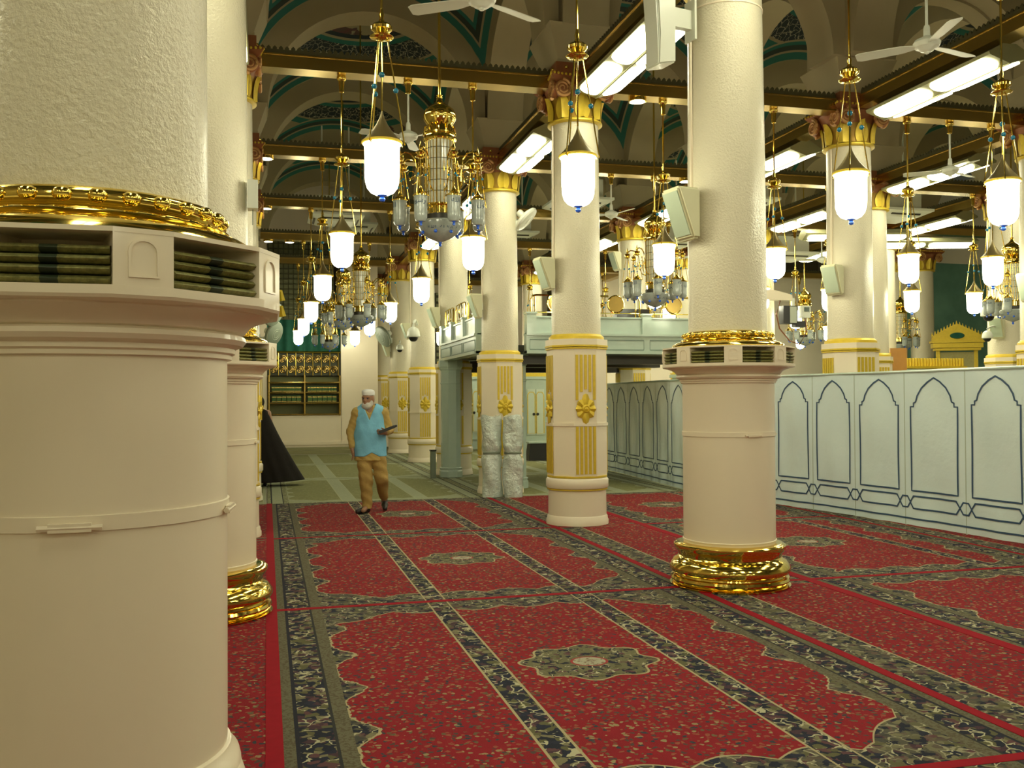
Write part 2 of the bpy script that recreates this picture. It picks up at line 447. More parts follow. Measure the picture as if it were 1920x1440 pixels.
# ================================================================ COLUMNS
def leaf_mesh():
    mb = MB(); vs_ = []; fs = []; n = 8
    for i in range(n+1):
        t = i/n; wd = .088*math.sin(PI*(.22+.74*t))+.014
        r = .034+.045*t**2.4; z = .30*t - (.05*max(0, t-.75)*4)**2*2
        for s in (-1, -.45, 0, .45, 1):
            vs_.append((r + (.022 if s == 0 else 0) - .022*abs(s), s*wd, z))
    for i in range(n):
        for j in range(4): fs.append((i*5+j, i*5+j+1, (i+1)*5+j+1, (i+1)*5+j))
    return mb._add(vs_, fs).mesh('leaf')
def volute_mesh():
    mb = MB(); pts = []; rad = []
    for i in range(45):
        t = i/44; a = -PI/2 - t*2*PI*2.4; r = .098*(1-t)+.014
        pts.append((0, r*math.cos(a), r*math.sin(a))); rad.append(.015*(1-t)+.010)
    mb.tube(pts, rad, 6)
    return mb.mesh('volute')
def eye_mesh():
    q = MB().lathe([(.104, -.05), (.104, -.002), (.098, .004)], 20); q.xf(Matrix.Rotation(PI/2, 4, 'Y')); return q.mesh('disc')
def rosette_mesh():
    mb = MB()
    for k in range(8):
        a = 2*PI*k/8; ca, sa = math.cos(a), math.sin(a); vs_ = []; st = 1.35 if k % 4 == 2 else (1.0 if k % 2 else .95)
        L = .105*st; prof = [(.02, .02), (.05, .040), (.085, .044), (L*.98, .025), (L*1.06, .004)]
        for d, wd in prof:
            for s, h in ((-1, .006), (0, .030), (1, .006)): vs_.append((h, d*ca - s*wd*sa*1.0, (d*sa + s*wd*ca)))
        fs = []
        for i in range(4):
            for j in range(2): fs.append((i*3+j, i*3+j+1, i*3+j+4, i*3+j+3))
        mb._add(vs_, fs)
    q = MB().lathe([(.045, 0), (.042, .03), (.028, .045), (.022, .036), (.010, .05), (.0001, .052)], 16); q.xf(Matrix.Rotation(PI/2, 4, 'Y'))
    mb._add(q.v, q.f)
    return mb.mesh('rosette')
def flute_mesh(z0, z1, stagger):
    mb = MB()
    for k in range(4):
        R = rot_z(k*PI/2); q = MB()
        for i in range(5):
            y = (i-2)*.056; zz = z0 - (.10*(abs(i-2) == 2) if stagger else 0) - (.0 if not stagger else (.03 if i == 2 else 0)*-1)
            q.box((.360, y, (zz+z1)/2), (.012, .033, z1-zz))
        q.xf(R); mb._add(q.v, q.f)
    return mb.mesh('fluting', smooth=False)
def octo(r, z0, z1, rot=PI/8): return MB().lathe([(r/math.cos(PI/8), z0), (r/math.cos(PI/8), z1)], 8, rot=rot)
def capital(root, z=5.04):
    bell = obj('capital', once('bell', lambda: MB().lathe([(.325, 0), (.345, .02), (.325, .045), (.308, .05), (.312, .20), (.325, .30), (.33, .31)], 32).mesh('capital')), 'darkgilt', root, (0, 0, z))
    obj('upper_bell', once('ubell', lambda: MB().lathe([(.325, .30), (.345, .36), (.38, .44), (.40, .47)], 32).mesh('u')), 'rust', root, (0, 0, z))
    obj('neck_ring', once('neck', lambda: MB().lathe([(.322, -.002), (.350, .012), (.350, .03), (.325, .05)], 32).mesh('n')), 'gilt', root, (0, 0, z))
    lm = once('leaf', leaf_mesh); vm = once('volute', volute_mesh)
    for k in range(8):
        a = k*PI/4; obj('leaf', lm, 'gilt', bell, (.30*math.cos(a), .30*math.sin(a), .05), (0, 0, a))
    for k in range(4):
        for s in (-1, 1):
            R = rot_z(k*PI/2) @ Vector((.385, s*.275, .375))
            obj('volute', vm, 'scroll', bell, R, (0 if s > 0 else PI, 0, k*PI/2)); obj('volute_disc', once('vdisc', eye_mesh), 'rust', bell, R, (0, 0, k*PI/2))
    def ab():
        mb = MB(); n = 10; loops = []
        for z0, sc_ in ((.46, .84), (.49, .92), (.53, 1.0), (.56, 1.0)):
            lp = []
            for k in range(4):
                for i in range(n):
                    t = -1+2*i/n; d = .43*sc_ - .055*(1-t*t); lp.append(rot_z(k*PI/2) @ Vector((d, t*.43*sc_*.98, z0)))
            loops.append(lp)
        m_ = 4*n; vs_ = [p for lp in loops for p in lp]; fs = []
        for j in range(3):
            for i in range(m_): fs.append((j*m_+i, j*m_+(i+1) % m_, (j+1)*m_+(i+1) % m_, (j+1)*m_+i))
        fs += [tuple(range(m_))[::-1], tuple(3*m_+i for i in range(m_))]
        return mb._add(vs_, fs).mesh('abacus', ang=30)
    aba = obj('abacus', once('abacus', ab), 'rust', root, (0, 0, z))
    def beads():
        mb = MB()
        for k in range(4):
            for i in range(16):
                t = -1+2*(i+.5)/16; d = .43-.055*(1-t*t)+.004; p = rot_z(k*PI/2) @ Vector((d, t*.42, .545)); mb.ball(p, .017, 6, 4)
        return mb.mesh('beading')
    obj('beading', once('beads', beads), 'gilt', aba)
    def blk():
        return MB().box((0, 0, .635), (.70, .70, .15)).box((0, 0, .572), (.78, .78, .025)).mesh('block', smooth=False)
    bk = obj('impost_block', once('impost', blk), 'rust', root, (0, 0, z))
    def riv():
        mb = MB()
        for k in range(4):
            for i in range(3): mb.ball(rot_z(k*PI/2) @ Vector((.352, (i-1)*.22, .645)), .026, 8, 5)
        return mb.mesh('studs')
    obj('studs', once('studs', riv), 'gold', bk)
    def pier():
        return MB().box((0, 0, .725), (.66, .66, .05)).box((0, 0, .955), (.64, .64, .41), taper=1.46).box((0, 0, 1.35), (.90, .60, .42)).box((0, 0, 1.35), (.60, .90, .42)).mesh('pier', smooth=False)
    obj('pier', once('pier', pier), 'pier', root, (0, 0, z))
SHAFT = lambda z0: once(('shaft', z0), lambda: MB().lathe([(.312, z0), (.308, z0+1.2), (.298, 5.06)], 48).mesh('shaft'))
def gilded_column(loc, label, group):
    t = thing('column', label, 'column', (loc[0], loc[1], ZC), 0, group)
    obj('foot', once('foot', lambda: MB().lathe([(.395, 0), (.395, .05), (.385, .07), (.382, .10), (.372, .115)], 40).mesh('foot')), 'cream', t)
    obj('drum', once('drum', lambda: MB().lathe([(.370, .115), (.366, .43)], 40).mesh('drum')), 'cream', t)
    rg = lambda key, r, z0, z1: once(key, lambda: MB().lathe([(r-.03, z0), (r, z0+.004), (r, z1-.004), (r-.03, z1)], 40).mesh('gilt_ring'))
    obj('gilt_ring', rg('gr1', .384, .43, .455), 'gilt', t)
    obj('base_moulding', once('bm', lambda: MB().lathe([(.385, .455), (.397, .47), (.397, .56), (.378, .585)], 40).mesh('m')), 'cream', t)
    obj('gilt_ring', rg('gr2', .380, .585, .615), 'gilt', t)
    obj('pedestal', once('ped', lambda: octo(.352, .61, 2.20).mesh('pedestal', smooth=False)), 'cream', t)
    obj('fluting', once('fl1', lambda: flute_mesh(1.66, 2.12, True)), 'gilt', t)
    obj('fluting', once('fl2', lambda: flute_mesh(.64, 1.23, False)), 'gilt', t)
    rm = once('rosette', rosette_mesh)
    for k in range(4):
        a = k*PI/2; obj('rosette', rm, 'gilt', t, (.353*math.cos(a), .353*math.sin(a), 1.45), (0, 0, a), (1, 1.25, 1.25))
    obj('band', once('band', lambda: octo(.366, 1.235, 1.275).mesh('band', smooth=False)), 'cream', t)
    obj('gilt_ring', once('gr3', lambda: MB()._add(octo(.364, 2.195, 2.215).v, octo(.364, 2.195, 2.215).f)._add(octo(.372, 2.222, 2.245).v, octo(.372, 2.222, 2.245).f).mesh('g', smooth=False)), 'gilt', t)
    obj('top_moulding', once('tm', lambda: octo(.366, 2.245, 2.32).mesh('t', smooth=False)), 'cream', t)
    obj('gilt_ring', once('gr4', lambda: MB().lathe([(.352, 2.32), (.350, 2.355), (.318, 2.385)], 40).mesh('g')), 'gilt', t)
    obj('shaft', SHAFT(2.36), 'plaster', t)
    obj('conduit', once('cond', lambda: MB().box((-.315, -.05, 4.05), (.018, .03, 1.95)).mesh('c', smooth=False)), 'cream', t)
    capital(t); return t

# column cased in painted panels, with a ring of book shelves on top of the casing
N_SH = 8
R_SH, H0, H1 = .555, 1.845, 1.985
def shelf_poly(r=R_SH, hp=.072):
    """16 corners: wide shelf openings centred on multiples of 45 degrees, narrow pilasters between"""
    pts = []; half = math.asin(hp/r)
    for k in range(8):
        a = PI/8 + k*PI/4
        pts += [(r*math.cos(a-half), r*math.sin(a-half)), (r*math.cos(a+half), r*math.sin(a+half))]
    return pts
def book_mesh(wd):
    mb = MB().box((0, 0, 0), (.16, wd, .020)); return mb
def shelf_column(loc, label, books, ribbons=()):
    t = thing('column', label, 'column', (loc[0], loc[1], ZC), 0, 'cased columns')
    rp = [(.44, 0), (.455, .01), (.47, .045), (.462, .065), (.435, .072), (.432, .085), (.458, .095), (.476, .125), (.474, .15), (.455, .18), (.435, .205),
          (.412, .215), (.400, .235), (.405, .26), (.425, .285), (.440, .31), (.438, .328), (.418, .342), (.39, .346)]
    obj('base_ring', once('base_ring', lambda: MB().lathe([(.50, 0), (.505, .012)] + [(r+.03, z+.012) for r, z in rp], 64).mesh('b')), 'gold', t)
    obj('casing', once('casing', lambda: MB().lathe([(.385, .34), (.385, .375), (.392, .378), (.392, .386), (.385, .389), (.385, 1.71)], 64).mesh('c')), 'cream', t)
    def clip():
        mb = MB().lathe([(.384, 1.255), (.391, 1.257), (.391, 1.295), (.384, 1.297)], 64)
        return mb.mesh('s')
    st = obj('strap', once('strap', clip), 'cream', t)
    for a in (-PI/2+.06, -.1, PI/2):
        obj('clasp', once('clasp', lambda: MB().tube([(0, -.075, 0), (0, .075, 0)], .008, 6).box((0, 0, 0), (.012, .10, .022)).mesh('c')), 'cream', st, (.396*math.cos(a), .396*math.sin(a), 1.268), (0, 0, a))
    mp = [(.385, 1.70), (.398, 1.703), (.398, 1.715), (.408, 1.72), (.408, 1.733), (.416, 1.738), (.430, 1.742), (.440, 1.755), (.436, 1.768), (.424, 1.775), (.436, 1.779), (.440, 1.785), (.452, 1.80), (.478, 1.815), (.505, 1.822), (.510, 1.83)]
    obj('moulding', once('moulding', lambda: MB().lathe(mp, 64).mesh('m', ang=30)), 'cream', t)
    def tray():
        mb = MB(); o = shelf_poly(); i_ = shelf_poly(.512, .066)
        n = 16; vs_ = [(x, y, 1.826) for x, y in i_] + [(x*.99, y*.99, 1.832) for x, y in o] + [(x, y, 1.84) for x, y in o] + [(x, y, 1.862) for x, y in o] + [(x*.65, y*.65, 1.862) for x, y in o]
        fs = [tuple(range(n))[::-1]]
        for j in range(4):
            for i in range(n): fs.append((j*n+i, j*n+(i+1) % n, (j+1)*n+(i+1) % n, (j+1)*n+i))
        mb._add(vs_, fs); return mb.mesh('tray', ang=25)
    tr = obj('shelf_tray', once('tray', tray), 'cream', t)
    def core(): return MB().lathe([(.37, 1.86), (.37, 2.0)], 48, cap=False).mesh('core')
    obj('shelf_back', once('core', core), 'cream', t)
    def lid():
        o = shelf_poly(); i_ = shelf_poly(.345, .05); n = 16
        vs_ = [(x, y, 1.990) for x, y in i_] + [(x, y, 1.990) for x, y in o] + [(x, y, 2.002) for x, y in o] + [(x, y, 2.006) for x, y in i_]; fs = []
        for j in range(4):
            for i in range(n): fs.append((j*n+i, j*n+(i+1) % n, ((j+1) % 4)*n+(i+1) % n, ((j+1) % 4)*n+i))
        return MB()._add(vs_, fs).mesh('lid', smooth=False)
    obj('shelf_top', once('lid', lid), 'cream', t)
    def pil(): return MB().prism([(.37, -.05), (.5495, -.072), (.5495, .072), (.37, .05)], 1.862, 1.99, lambda p, z: (p[0], p[1], z)).mesh('p', smooth=False)
    def niche():
        pts = [(-.034, 1.885), (.034, 1.885), (.034, 1.945)] + [(.034*math.cos(a), 1.945+.03*math.sin(a)) for a in [PI*i/8 for i in range(1, 8)]] + [(-.034, 1.945)]
        q = MB().ribbon(pts, .007, 0, .004, True); q.v = [(.5495 - p[1], p[0], p[2]) for p in q.v]
        return q.mesh('n', smooth=False)
    for k in range(8):
        a = PI/8 + k*PI/4
        p = obj('pilaster', once('pil', pil), 'cream', t, (0, 0, 0), (0, 0, a)); obj('niche_frame', once('niche', niche), 'cream', p)
    gc = [(.53, 2.004), (.535, 2.012), (.525, 2.028), (.495, 2.046), (.462, 2.055), (.452, 2.06), (.458, 2.066), (.452, 2.074), (.425, 2.080), (.418, 2.088), (.428, 2.10), (.430, 2.118), (.418, 2.132), (.395, 2.138), (.372, 2.142), (.335, 2.15)]
    cl = obj('gold_collar', once('collar', lambda: MB().lathe([(r-.06, z) for r, z in gc], 64).mesh('g', ang=50)), 'gold', t)
    bd = once('cbead', lambda: MB().ball((0, 0, 0), .026, 10, 6, .75).mesh('b'))
    for k in range(28):
        a = 2*PI*k/28; obj('bead', bd, 'gold', cl, (.366*math.cos(a), .366*math.sin(a), 2.109), (0, 0, a))
    obj('shaft', once('shaft_c', lambda: MB().lathe([(.330, 2.10), (.326, 3.5), (.312, 5.06)], 64).mesh('s')), 'plaster', t)
    obj('conduit', once('cond2', lambda: MB().box((-.332, -.02, 4.2), (.018, .03, 1.7)).mesh('c', smooth=False)), 'cream', t)
    obj('joint_ring', once('jr', lambda: MB().lathe([(.316, 4.86), (.319, 4.862), (.319, 4.874), (.316, 4.876)], 48).mesh('j')), 'cream', t)
    capital(t)
    return t
COLS = {}
COLS['A'] = shelf_column((-.50, 2.98, 0), 'cream cased column with book shelf ring standing on plain red runner', 0)
COLS['B'] = shelf_column((XL-.005, YD, 0), 'cream cased column with book shelf ring in front of a gilded column row', 0)
COLS['D'] = shelf_column((XR, YD, 0), 'cream cased column with book shelf ring and speakers beside the vinyl screen', 0)
obj('base_moulding', MB().lathe([(.384, .585), (.395, .58), (.402, .56), (.418, .545), (.424, .52), (.412, .505), (.43, .49), (.44, .46), (.44, .36), (.40, .35)], 64), 'cream', COLS['A'])
# lettering of the column number high on the shaft
def num():
    mb = wrap_text('\u0665\u0661\u0660', .085, .3195, 4.90, -PI/2-.02); return mb.mesh('num', smooth=False)
obj('painted_number', num(), 'ink', COLS['D'])
gi = 'gilded octagonal-based columns'
for key, X, n, lab in (
    ('E', XR, 1, 'cream and gold column on the red rugs beside the large book shelf column'),
    ('F', XR, 2, 'cream and gold column with two wrapped bundles leaning on its base'),
    ('G1', XR, 3, 'cream and gold column behind the pale green octagonal pillar'),
    ('G', XR, 4, 'cream and gold column carrying the large dome camera'),
    ('H', XR, 5, 'cream and gold column carrying the small dome camera and a wall fan'),
    ('I', XR, 6, 'cream and gold column at the far end beside the cream wall'),
    ('C1', XL, 1, 'cream and gold column mostly hidden behind a cased shelf column'),
    ('C2', XL, 2, 'cream and gold column next to the person in the black cloak'),
    ('C3', XL, 3, 'cream and gold column behind the person in the black cloak'),
    ('J', X2, 1, 'cream and gold column rising behind the vinyl screen with a speaker on it'),
    ('J2', X2, 2, 'cream and gold column at the corner of the marble gallery beside the screen'),
    ('L', X2, 3, 'cream and gold column rising behind the marble gallery'),
    ('L4', X2, 4, 'cream and gold column in the rows beyond the marble gallery'),
    ('L5', X2, 5, 'cream and gold column in the rows beyond the marble gallery'),
    ('K', X3, 1, 'cream and gold column behind the near end of the vinyl screen'),
    ('K2', X3, 2, 'cream and gold column standing close behind the speaker column of the screen'),
    ('K3', X3, 3, 'cream and gold column in the rows beyond the vinyl screen'),
    ('K4', X3, 4, 'cream and gold column in the rows beyond the vinyl screen'),
    ('Q2', X4-.2, 2, 'cream and gold column with dome cameras beside the gilded pulpit'),
    ('Q3', X4, 3, 'cream and gold column in the rows beyond the vinyl screen')):
    COLS[key] = gilded_column((X, RY(n), 0) if key != 'J' else (7.93, 11.82, 0), lab, gi)
for x, y in ((17.15, 23.4), (17.75, 23.05)):
    gilded_column((x, y, 0), 'tall cream column of the pair beside the gilded pulpit', 'paired columns by the pulpit')

# books lying in the shelf openings
def spine_book(wd, seed):
    r = random.Random(seed)
    return MB().box((0, 0, 0), (.155, wd, .0195)).mesh('book', smooth=False)
def put_books(cl, ang_deg, label, pale=False, ribbon=False):
    a = math.radians(ang_deg); base = COLS[cl].location
    wd = .272
    for i in range(4):
        j = random.uniform(-.004, .004); r = .455 + random.uniform(-.004, .006); z = ZC + 1.8625 + .0125 + i*.0245
        t = thing('book', label, 'book', (base.x + r*math.cos(a), base.y + r*math.sin(a), z), a + random.uniform(-.02, .02), 'books stacked in the column shelves')
        def cover():
            poly = [(-.075, -.0105), (.045, -.0115), (.064, -.0085), (.073, 0), (.064, .0085), (.045, .0115), (-.075, .0105)]
            return MB().prism(poly, -wd/2, wd/2, lambda p, y: (p[0], y, p[1])).mesh('cover', ang=60)
        obj('cover', once(('cover', pale), cover), 'bookpale' if pale else 'book', t)
        if not pale:
            obj('spine_label', once('slab', lambda: MB().prism([(.045, -.0117), (.0655, -.0085), (.0745, 0), (.0655, .0085), (.045, .0117)], -.020, .020, lambda p, y: (p[0], y, p[1])).mesh('l')), 'label', t)
        if ribbon and i % 2 == 0:
            obj('ribbon', once('rib', lambda: MB().tube([(.06, .10, 0), (.085, .10, -.002), (.09, .102, -.03)], [.007, .009, .012], 6).mesh('r')), 'ribbon', t)
bl = 'olive and gilt book lying in the shelf ring of the %s'
for c_, angs, who in (('A', (-90, -45), 'column on plain runner'), ('D', (-180, -135, -90, -45), 'column beside the vinyl screen'), ('B', (-45, -90), 'column before the gilded row')):
    for g in angs: put_books(c_, g, bl % who)
put_books('A', 0, 'grey green book with yellow ribbon in the shelf ring of the plain-runner column', True, True)
put_books('B', 0, 'grey green book with yellow ribbon in the shelf ring before the gilded row', True, True)

# ================================================================ RUGS
RUGY = [-.25, 3.55, 7.45, 11.28, 15.1]
def rug(name, x0, x1, y0, y1, material, label, cat='rug', group=None, h=.012):
    o = obj(name, MB().box(((x1-x0)/2, (y1-y0)/2, h/2), (x1-x0, y1-y0, h)).mesh('rug', smooth=False), material, None, (x0, y0, 0))
    return tag(o, label, cat, group)
W1 = 3.40-.07; L1 = 3.80
m1 = rug_mat('red_rug', L1, W1, [(.335, 1.13, .13, 0), (1.30, 2.30, 0, 0), (2.48, W1-.32, 0, .13)], [(1.145, 1.285), (2.315, 2.465)], (1.81, 1.92))
W2 = 7.28-4.60
m2 = rug_mat('red_rug_right', L1, W2, [(.335, W2-.32, .13, .13)], [(1.9, 2.03)], (1.15, 1.92))
W3 = 4.50-3.47
m3 = rug_mat('red_runner', L1, W3, [(.27, W3, 0, 0)], [], None, edge=.12, border=False)
m4 = rug_mat('red_runner_left', L1, 1.2, [(0, 1.2, 0, 0)], [], None, edge=.12, border=False)
for i in range(4):
    y0, y1 = RUGY[i]+.035, RUGY[i+1]-.035
    where = ['at the open end of its row', 'between the two nearest shelf columns', 'between shelf columns and the fluted column', 'under the walking man'][i]
    rug('patterned_rug', .07, 3.40, y0, y1, m1, 'red three-field medallion rug ' + where, 'rug', 'three-field red rugs')
    rug('patterned_rug', 4.60, 7.28, y0, y1, m2, 'red rug with dark scalloped border along the vinyl screen, %s of its row' % ['rearmost', 'first', 'second', 'third'][i], 'rug', 'red rugs along the screen')
    rug('runner_rug', 3.47, 4.50, y0, y1, m3, 'red runner with one dark leafy border under the columns, %s length' % ['rearmost', 'first', 'second', 'third'][i], 'rug', 'column row runners')
    rug('runner_rug', -1.15, -.01, y0, y1, m4, 'plain flecked red runner along the cased shelf columns, %s length' % ['rearmost', 'first', 'second', 'third'][i], 'rug', 'cased row runners')
def tape(x0, x1, y0, y1, label, h=.015):
    o = obj('red_edging', MB().box((0, 0, h/2), (x1-x0, y1-y0, h)).mesh('t', smooth=False), 'redtape', None, ((x0+x1)/2, (y0+y1)/2, 0)); tag(o, label, 'edging', 'red edging strips')
for i in range(4): rug('runner_rug', 7.33, 8.9, RUGY[i]+.035, RUGY[i+1]-.035, m3, 'dark bordered red runner passing under the vinyl screen, %s length' % ['rearmost', 'first', 'second', 'third'][i], 'rug', 'screen runners')
tape(-.01, .07, -.2, 15.1, 'wide red edging strip between plain runner and medallion rugs')
tape(3.40, 3.47, -.2, 15.1, 'red edging strip between medallion rugs and the column runner')
tape(4.50, 4.60, -.2, 15.1, 'red edging strip between the column runner and the screen side rugs')
tape(7.28, 7.33, -.2, 15.1, 'thin red edging strip at the foot of the vinyl screen')
for i in range(1, 5):
    for a, b in ((.07, 3.40), (4.60, 7.28), (3.47, 4.50), (-1.15, -.01)):
        if i == 4 : continue
        tape(a, b, RUGY[i]-.035, RUGY[i]+.035, 'narrow red cross edging between two rug rows', .014)
m5 = rug_mat('green_rug', 4.4, 3.4, [(.335, 1.13, .1, 0), (1.30, 2.30, 0, 0), (2.48, 3.08, 0, .1)], [(1.15, 1.36), (2.30, 2.50)], (1.8, 2.2), green=True)
for i, (y0, y1) in enumerate(((15.1, 19.5), (19.55, 23.95), (24.0, 28.3))):
    for x0, x1 in ((-1.2, -.02), (.0, 3.4), (3.43, 6.83), (6.86, 10.26), (10.3, 13.7)):
        rug('green_rug', x0, x1, y0, y1, m5, 'olive green carpet with pale stripes, %s row beyond the red rugs' % nth(i), 'rug', 'olive green carpets', .010)
rug('grey_carpet', 3.3, 9.8, 28.35, 34.0, mat('plain_green_carpet', (.20, .20, .10), .95, var=.3), 'plain olive carpet at the far end of the hall', 'rug')

# ================================================================ LAMPS
def make_lantern():
    """origin at the lowest point of the blue finial, beam underside 2.37 above"""
    t = thing('hanging_lantern', 'lit white glass lantern with blue finial hung on gold rods', 'lantern', (0, 0, 0), 0, 'lit lanterns hanging from the tie beams')
    prof = [(.012, .050), (.050, .055), (.090, .075), (.118, .11), (.132, .16), (.135, .22), (.136, .40), (.138, .44), (.150, .452), (.152, .462)]
    obj('glass_body', MB().lathe(prof, 32), 'glow', t)
    obj('rim', MB().lathe([(.153, .452), (.160, .458), (.160, .472), (.150, .478)], 32), 'gilt', t)
    f = obj('finial', MB().lathe([(.0001, .0), (.018, .006), (.026, .022), (.018, .038), (.012, .042), (.038, .050), (.040, .056), (.010, .058)], 16), 'blue', t)
    obj('cone_cap', MB().lathe([(.152, .476), (.120, .508), (.080, .555), (.045, .61), (.020, .66), (.008, .70), (.006, .72)], 24), 'bronze', t)
    obj('crown', MB().lathe([(.012, 1.27), (.085, 1.285), (.095, 1.295), (.085, 1.305), (.045, 1.312), (.055, 1.33), (.082, 1.352), (.084, 1.375), (.068, 1.395), (.03, 1.41), (.016, 1.44), (.022, 1.47), (.012, 1.50), (.011, 1.52)], 24), 'gold', t)
    obj('drop_rod', MB().tube([(0, 0, .70), (0, 0, 1.28)], .007, 8), 'gold', t)
    obj('hanging_rod', MB().tube([(0, 0, 1.50), (0, 0, 2.30)], .010, 8), 'gold', t)
    obj('beam_cup', MB().lathe([(.012, 2.16), (.032, 2.17), (.030, 2.185), (.038, 2.30), (.055, 2.315), (.058, 2.335), (.050, 2.37)], 20), 'gold', t)
    obj('bead', MB().ball((0, 0, 1.0), .024, 10, 6), 'bead', t)
    for k in range(3):
        a = -PI/2 + .25 + k*2*PI/3 + PI/3; c_, s_ = math.cos(a), math.sin(a)
        P0 = Vector((.045*c_, .045*s_, 1.285)); P1 = Vector((.168*c_, .168*s_, .50))
        r = obj('side_rod', MB().tube([P0, P1, (.178*c_, .178*s_, .45), (.158*c_, .158*s_, .438), (.150*c_, .150*s_, .455)], .006, 6), 'gold', t)
        q = P0.lerp(P1, .52); obj('bead', MB().ball(q, .022, 10, 6), 'bead', r)
    return t
lan0 = make_lantern(); lan_used = False
def lantern(x, y, z=3.13, rz=0):
    global lan_used
    if not lan_used: lan_used = True; lan0.location = (x, y, z); return lan0
    return dup(lan0, (x, y, z), rz)
for n in range(-3, 6):
    for bi, m in enumerate(MIDS):
        if (bi == 5 and n < 4) or (bi == 0 and n > 0): continue
        if bi in (3, 4) and n < 1: continue
        off = .70 if bi in (3, 4) else .805
        for s in (-1, 1):
            o = lantern(m + s*off, RY(n), (3.13 if n > -1 else 3.36) + random.uniform(-.012, .012), random.uniform(-.3, .3))
            o['label'] = 'lit white lantern, %s beam, %s, %s' % (nth(n) if n > -2 else ('rearmost', 'second rear')[n+3], AISLE[bi], 'pulpit side' if s > 0 else 'cased column side')

def make_fan():
    t = thing('ceiling_fan', 'white ceiling fan on a long rod under a brass tie beam', 'fan', (0, 0, 0), 0, 'white ceiling fans')
    obj('motor', MB().lathe([(.0001, 0), (.02, .004), (.026, .02), (.06, .03), (.07, .045), (.105, .06), (.115, .08), (.12, .10), (.105, .125), (.075, .14), (.05, .15), (.03, .165), (.028, .24), (.022, .26)], 32), 'white', t)
    obj('rod', MB().tube([(0, 0, .25), (0, 0, .74)], .013, 10), 'white', t)
    obj('beam_cup', MB().lathe([(.014, .61), (.034, .62), (.032, .635), (.040, .72), (.056, .735), (.058, .75), (.05, .78)], 20), 'gold', t)
    for k in range(3):
        a = k*2*PI/3; q = MB(); vs_ = []
        for x, wd in ((.10, .03), (.16, .045), (.22, .06), (.58, .068), (.62, .05)):
            for s in (-1, 1):
                for h in (0, .006): vs_.append((x, s*wd, .075 + s*wd*.22 + h))
        fs = []
        for i in range(4):
            b = i*4; e = b+4
            fs += [(b, b+2, e+2, e), (b+1, e+1, e+3, b+3), (b, e, e+1, b+1), (b+2, b+3, e+3, e+2)]
        fs += [(0, 1, 3, 2), (16, 18, 19, 17)]
        q._add(vs_, fs).xf(rot_z(a)); obj('blade', q, 'white', t)
    return t
fan0 = make_fan(); fan_first = True
for bi, n, rz in ((1, 0, .5), (1, 1, 1.3), (2, 0, .25), (2, 2, .8), (3, 1, .4), (3, 3, .1), (4, 3, .9)):
    loc = (MIDS[bi], RY(n), Z_BEAM - .78)
    o = fan0
    if fan_first: fan0.location = loc; fan0.rotation_euler = (0, 0, rz); fan_first = False
    else: o = dup(fan0, loc, rz)
    o['label'] = 'white ceiling fan on a rod, %s beam, %s' % (nth(n), AISLE[bi])

def make_trough():
    t = thing('light_trough', 'olive fluorescent light trough with glowing white diffusers under a tie beam', 'light fitting', (0, 0, 0), 0, 'fluorescent troughs in rows')
    # local: runs along y, underside apex at z = 0
    obj('housing', MB().prism([(-.265, .075), (-.275, .11), (-.08, .215), (.08, .215), (.275, .11), (.265, .075), (.02, .0), (-.02, .0)], -1.12, 1.12).mesh('h', smooth=False), 'olive', t)
    obj('spine_rail', MB().box((0, 0, -.004), (.022, 2.24, .012)).mesh('r', smooth=False), 'olive', t)
    L = 1.02; H = .115
    for s in (-1, 1):
        for yc in (-.545, .545):
            pts = []
            for cx, a0 in ((L/2-H, -PI/2), (-L/2+H, PI/2)):
                for i in range(9):
                    a = a0 + PI*i/8; pts.append((cx + H*math.cos(a)*.9, H*math.sin(a)))
            # panel in its own plane, then tilted on to the sloping face
            q = MB().prism(pts, 0, .014, lambda p, d: (p[1], p[0], -d))
            q.xf(Matrix.Translation((s*.142, yc, .036)) @ Matrix.Rotation(-s*.297, 4, 'Y')); obj('diffuser', q.mesh('d', smooth=False), 'tube', t)
    return t
tr0 = make_trough(); tr_first = True
for X, rows in ((XL, (-2, -1, 0)), (XR+.10, (-2, -1, 0, 1, 2, 3)), (X2+.12, (-2, -1, 0, 1, 2, 3, 4)), (X3+.15, (-1, 0, 1, 2, 3, 4)), (X4+.1, (1, 2, 3, 4))):
    for n in rows:
        loc = (X, RY(n)+YS/2+.42, Z_BEAM-.215)
        o = tr0
        if tr_first: tr0.location = loc; tr_first = False
        else: o = dup(tr0, loc)
        o['label'] = 'lit fluorescent trough under the tie beam, %s bay, %s' % (nth(n) if n > -2 else 'rearmost', {XL: 'cased column row', XR+.10: 'gallery column row', X2+.12: 'row at the screen'}.get(X, 'row behind the screen' if X < 12 else 'pulpit column row'))
def cross_trough(x, y, z):
    o = dup(tr0, (x, y, z), PI/2-.25, label='olive fluorescent trough set across the rows near the pulpit', group='cross-set fluorescent troughs'); return o
cross_trough(12.2, 18.0, 4.95); cross_trough(14.4, 18.6, 4.95)

# little round spot lamps on the beams
def spot(x, y):
    t = thing('spot_lamp', 'small round lit spot lamp under a brass tie beam', 'lamp', (x, y, Z_BEAM-.05), 0, 'spot lamps under the tie beams')
    obj('lens', once('lens', lambda: MB().lathe([(.10, .0), (.105, .006), (.105, .01)], 20).mesh('l')), 'spot', t)
    obj('ring', once('lring', lambda: MB().lathe([(.106, .0), (.12, .002), (.12, .05), (.10, .05)], 20).mesh('r')), 'gold', t)
for x, y in ((XR+.86, RY(1)), (XL+.45, RY(2)), (XL+.45, RY(3)), (XL+.5, RY(4)), (XL+1.0, RY(4)), (X2-.6, RY(2)), (X2+.55, RY(2)), (X3-.6, RY(2))): spot(x, y)

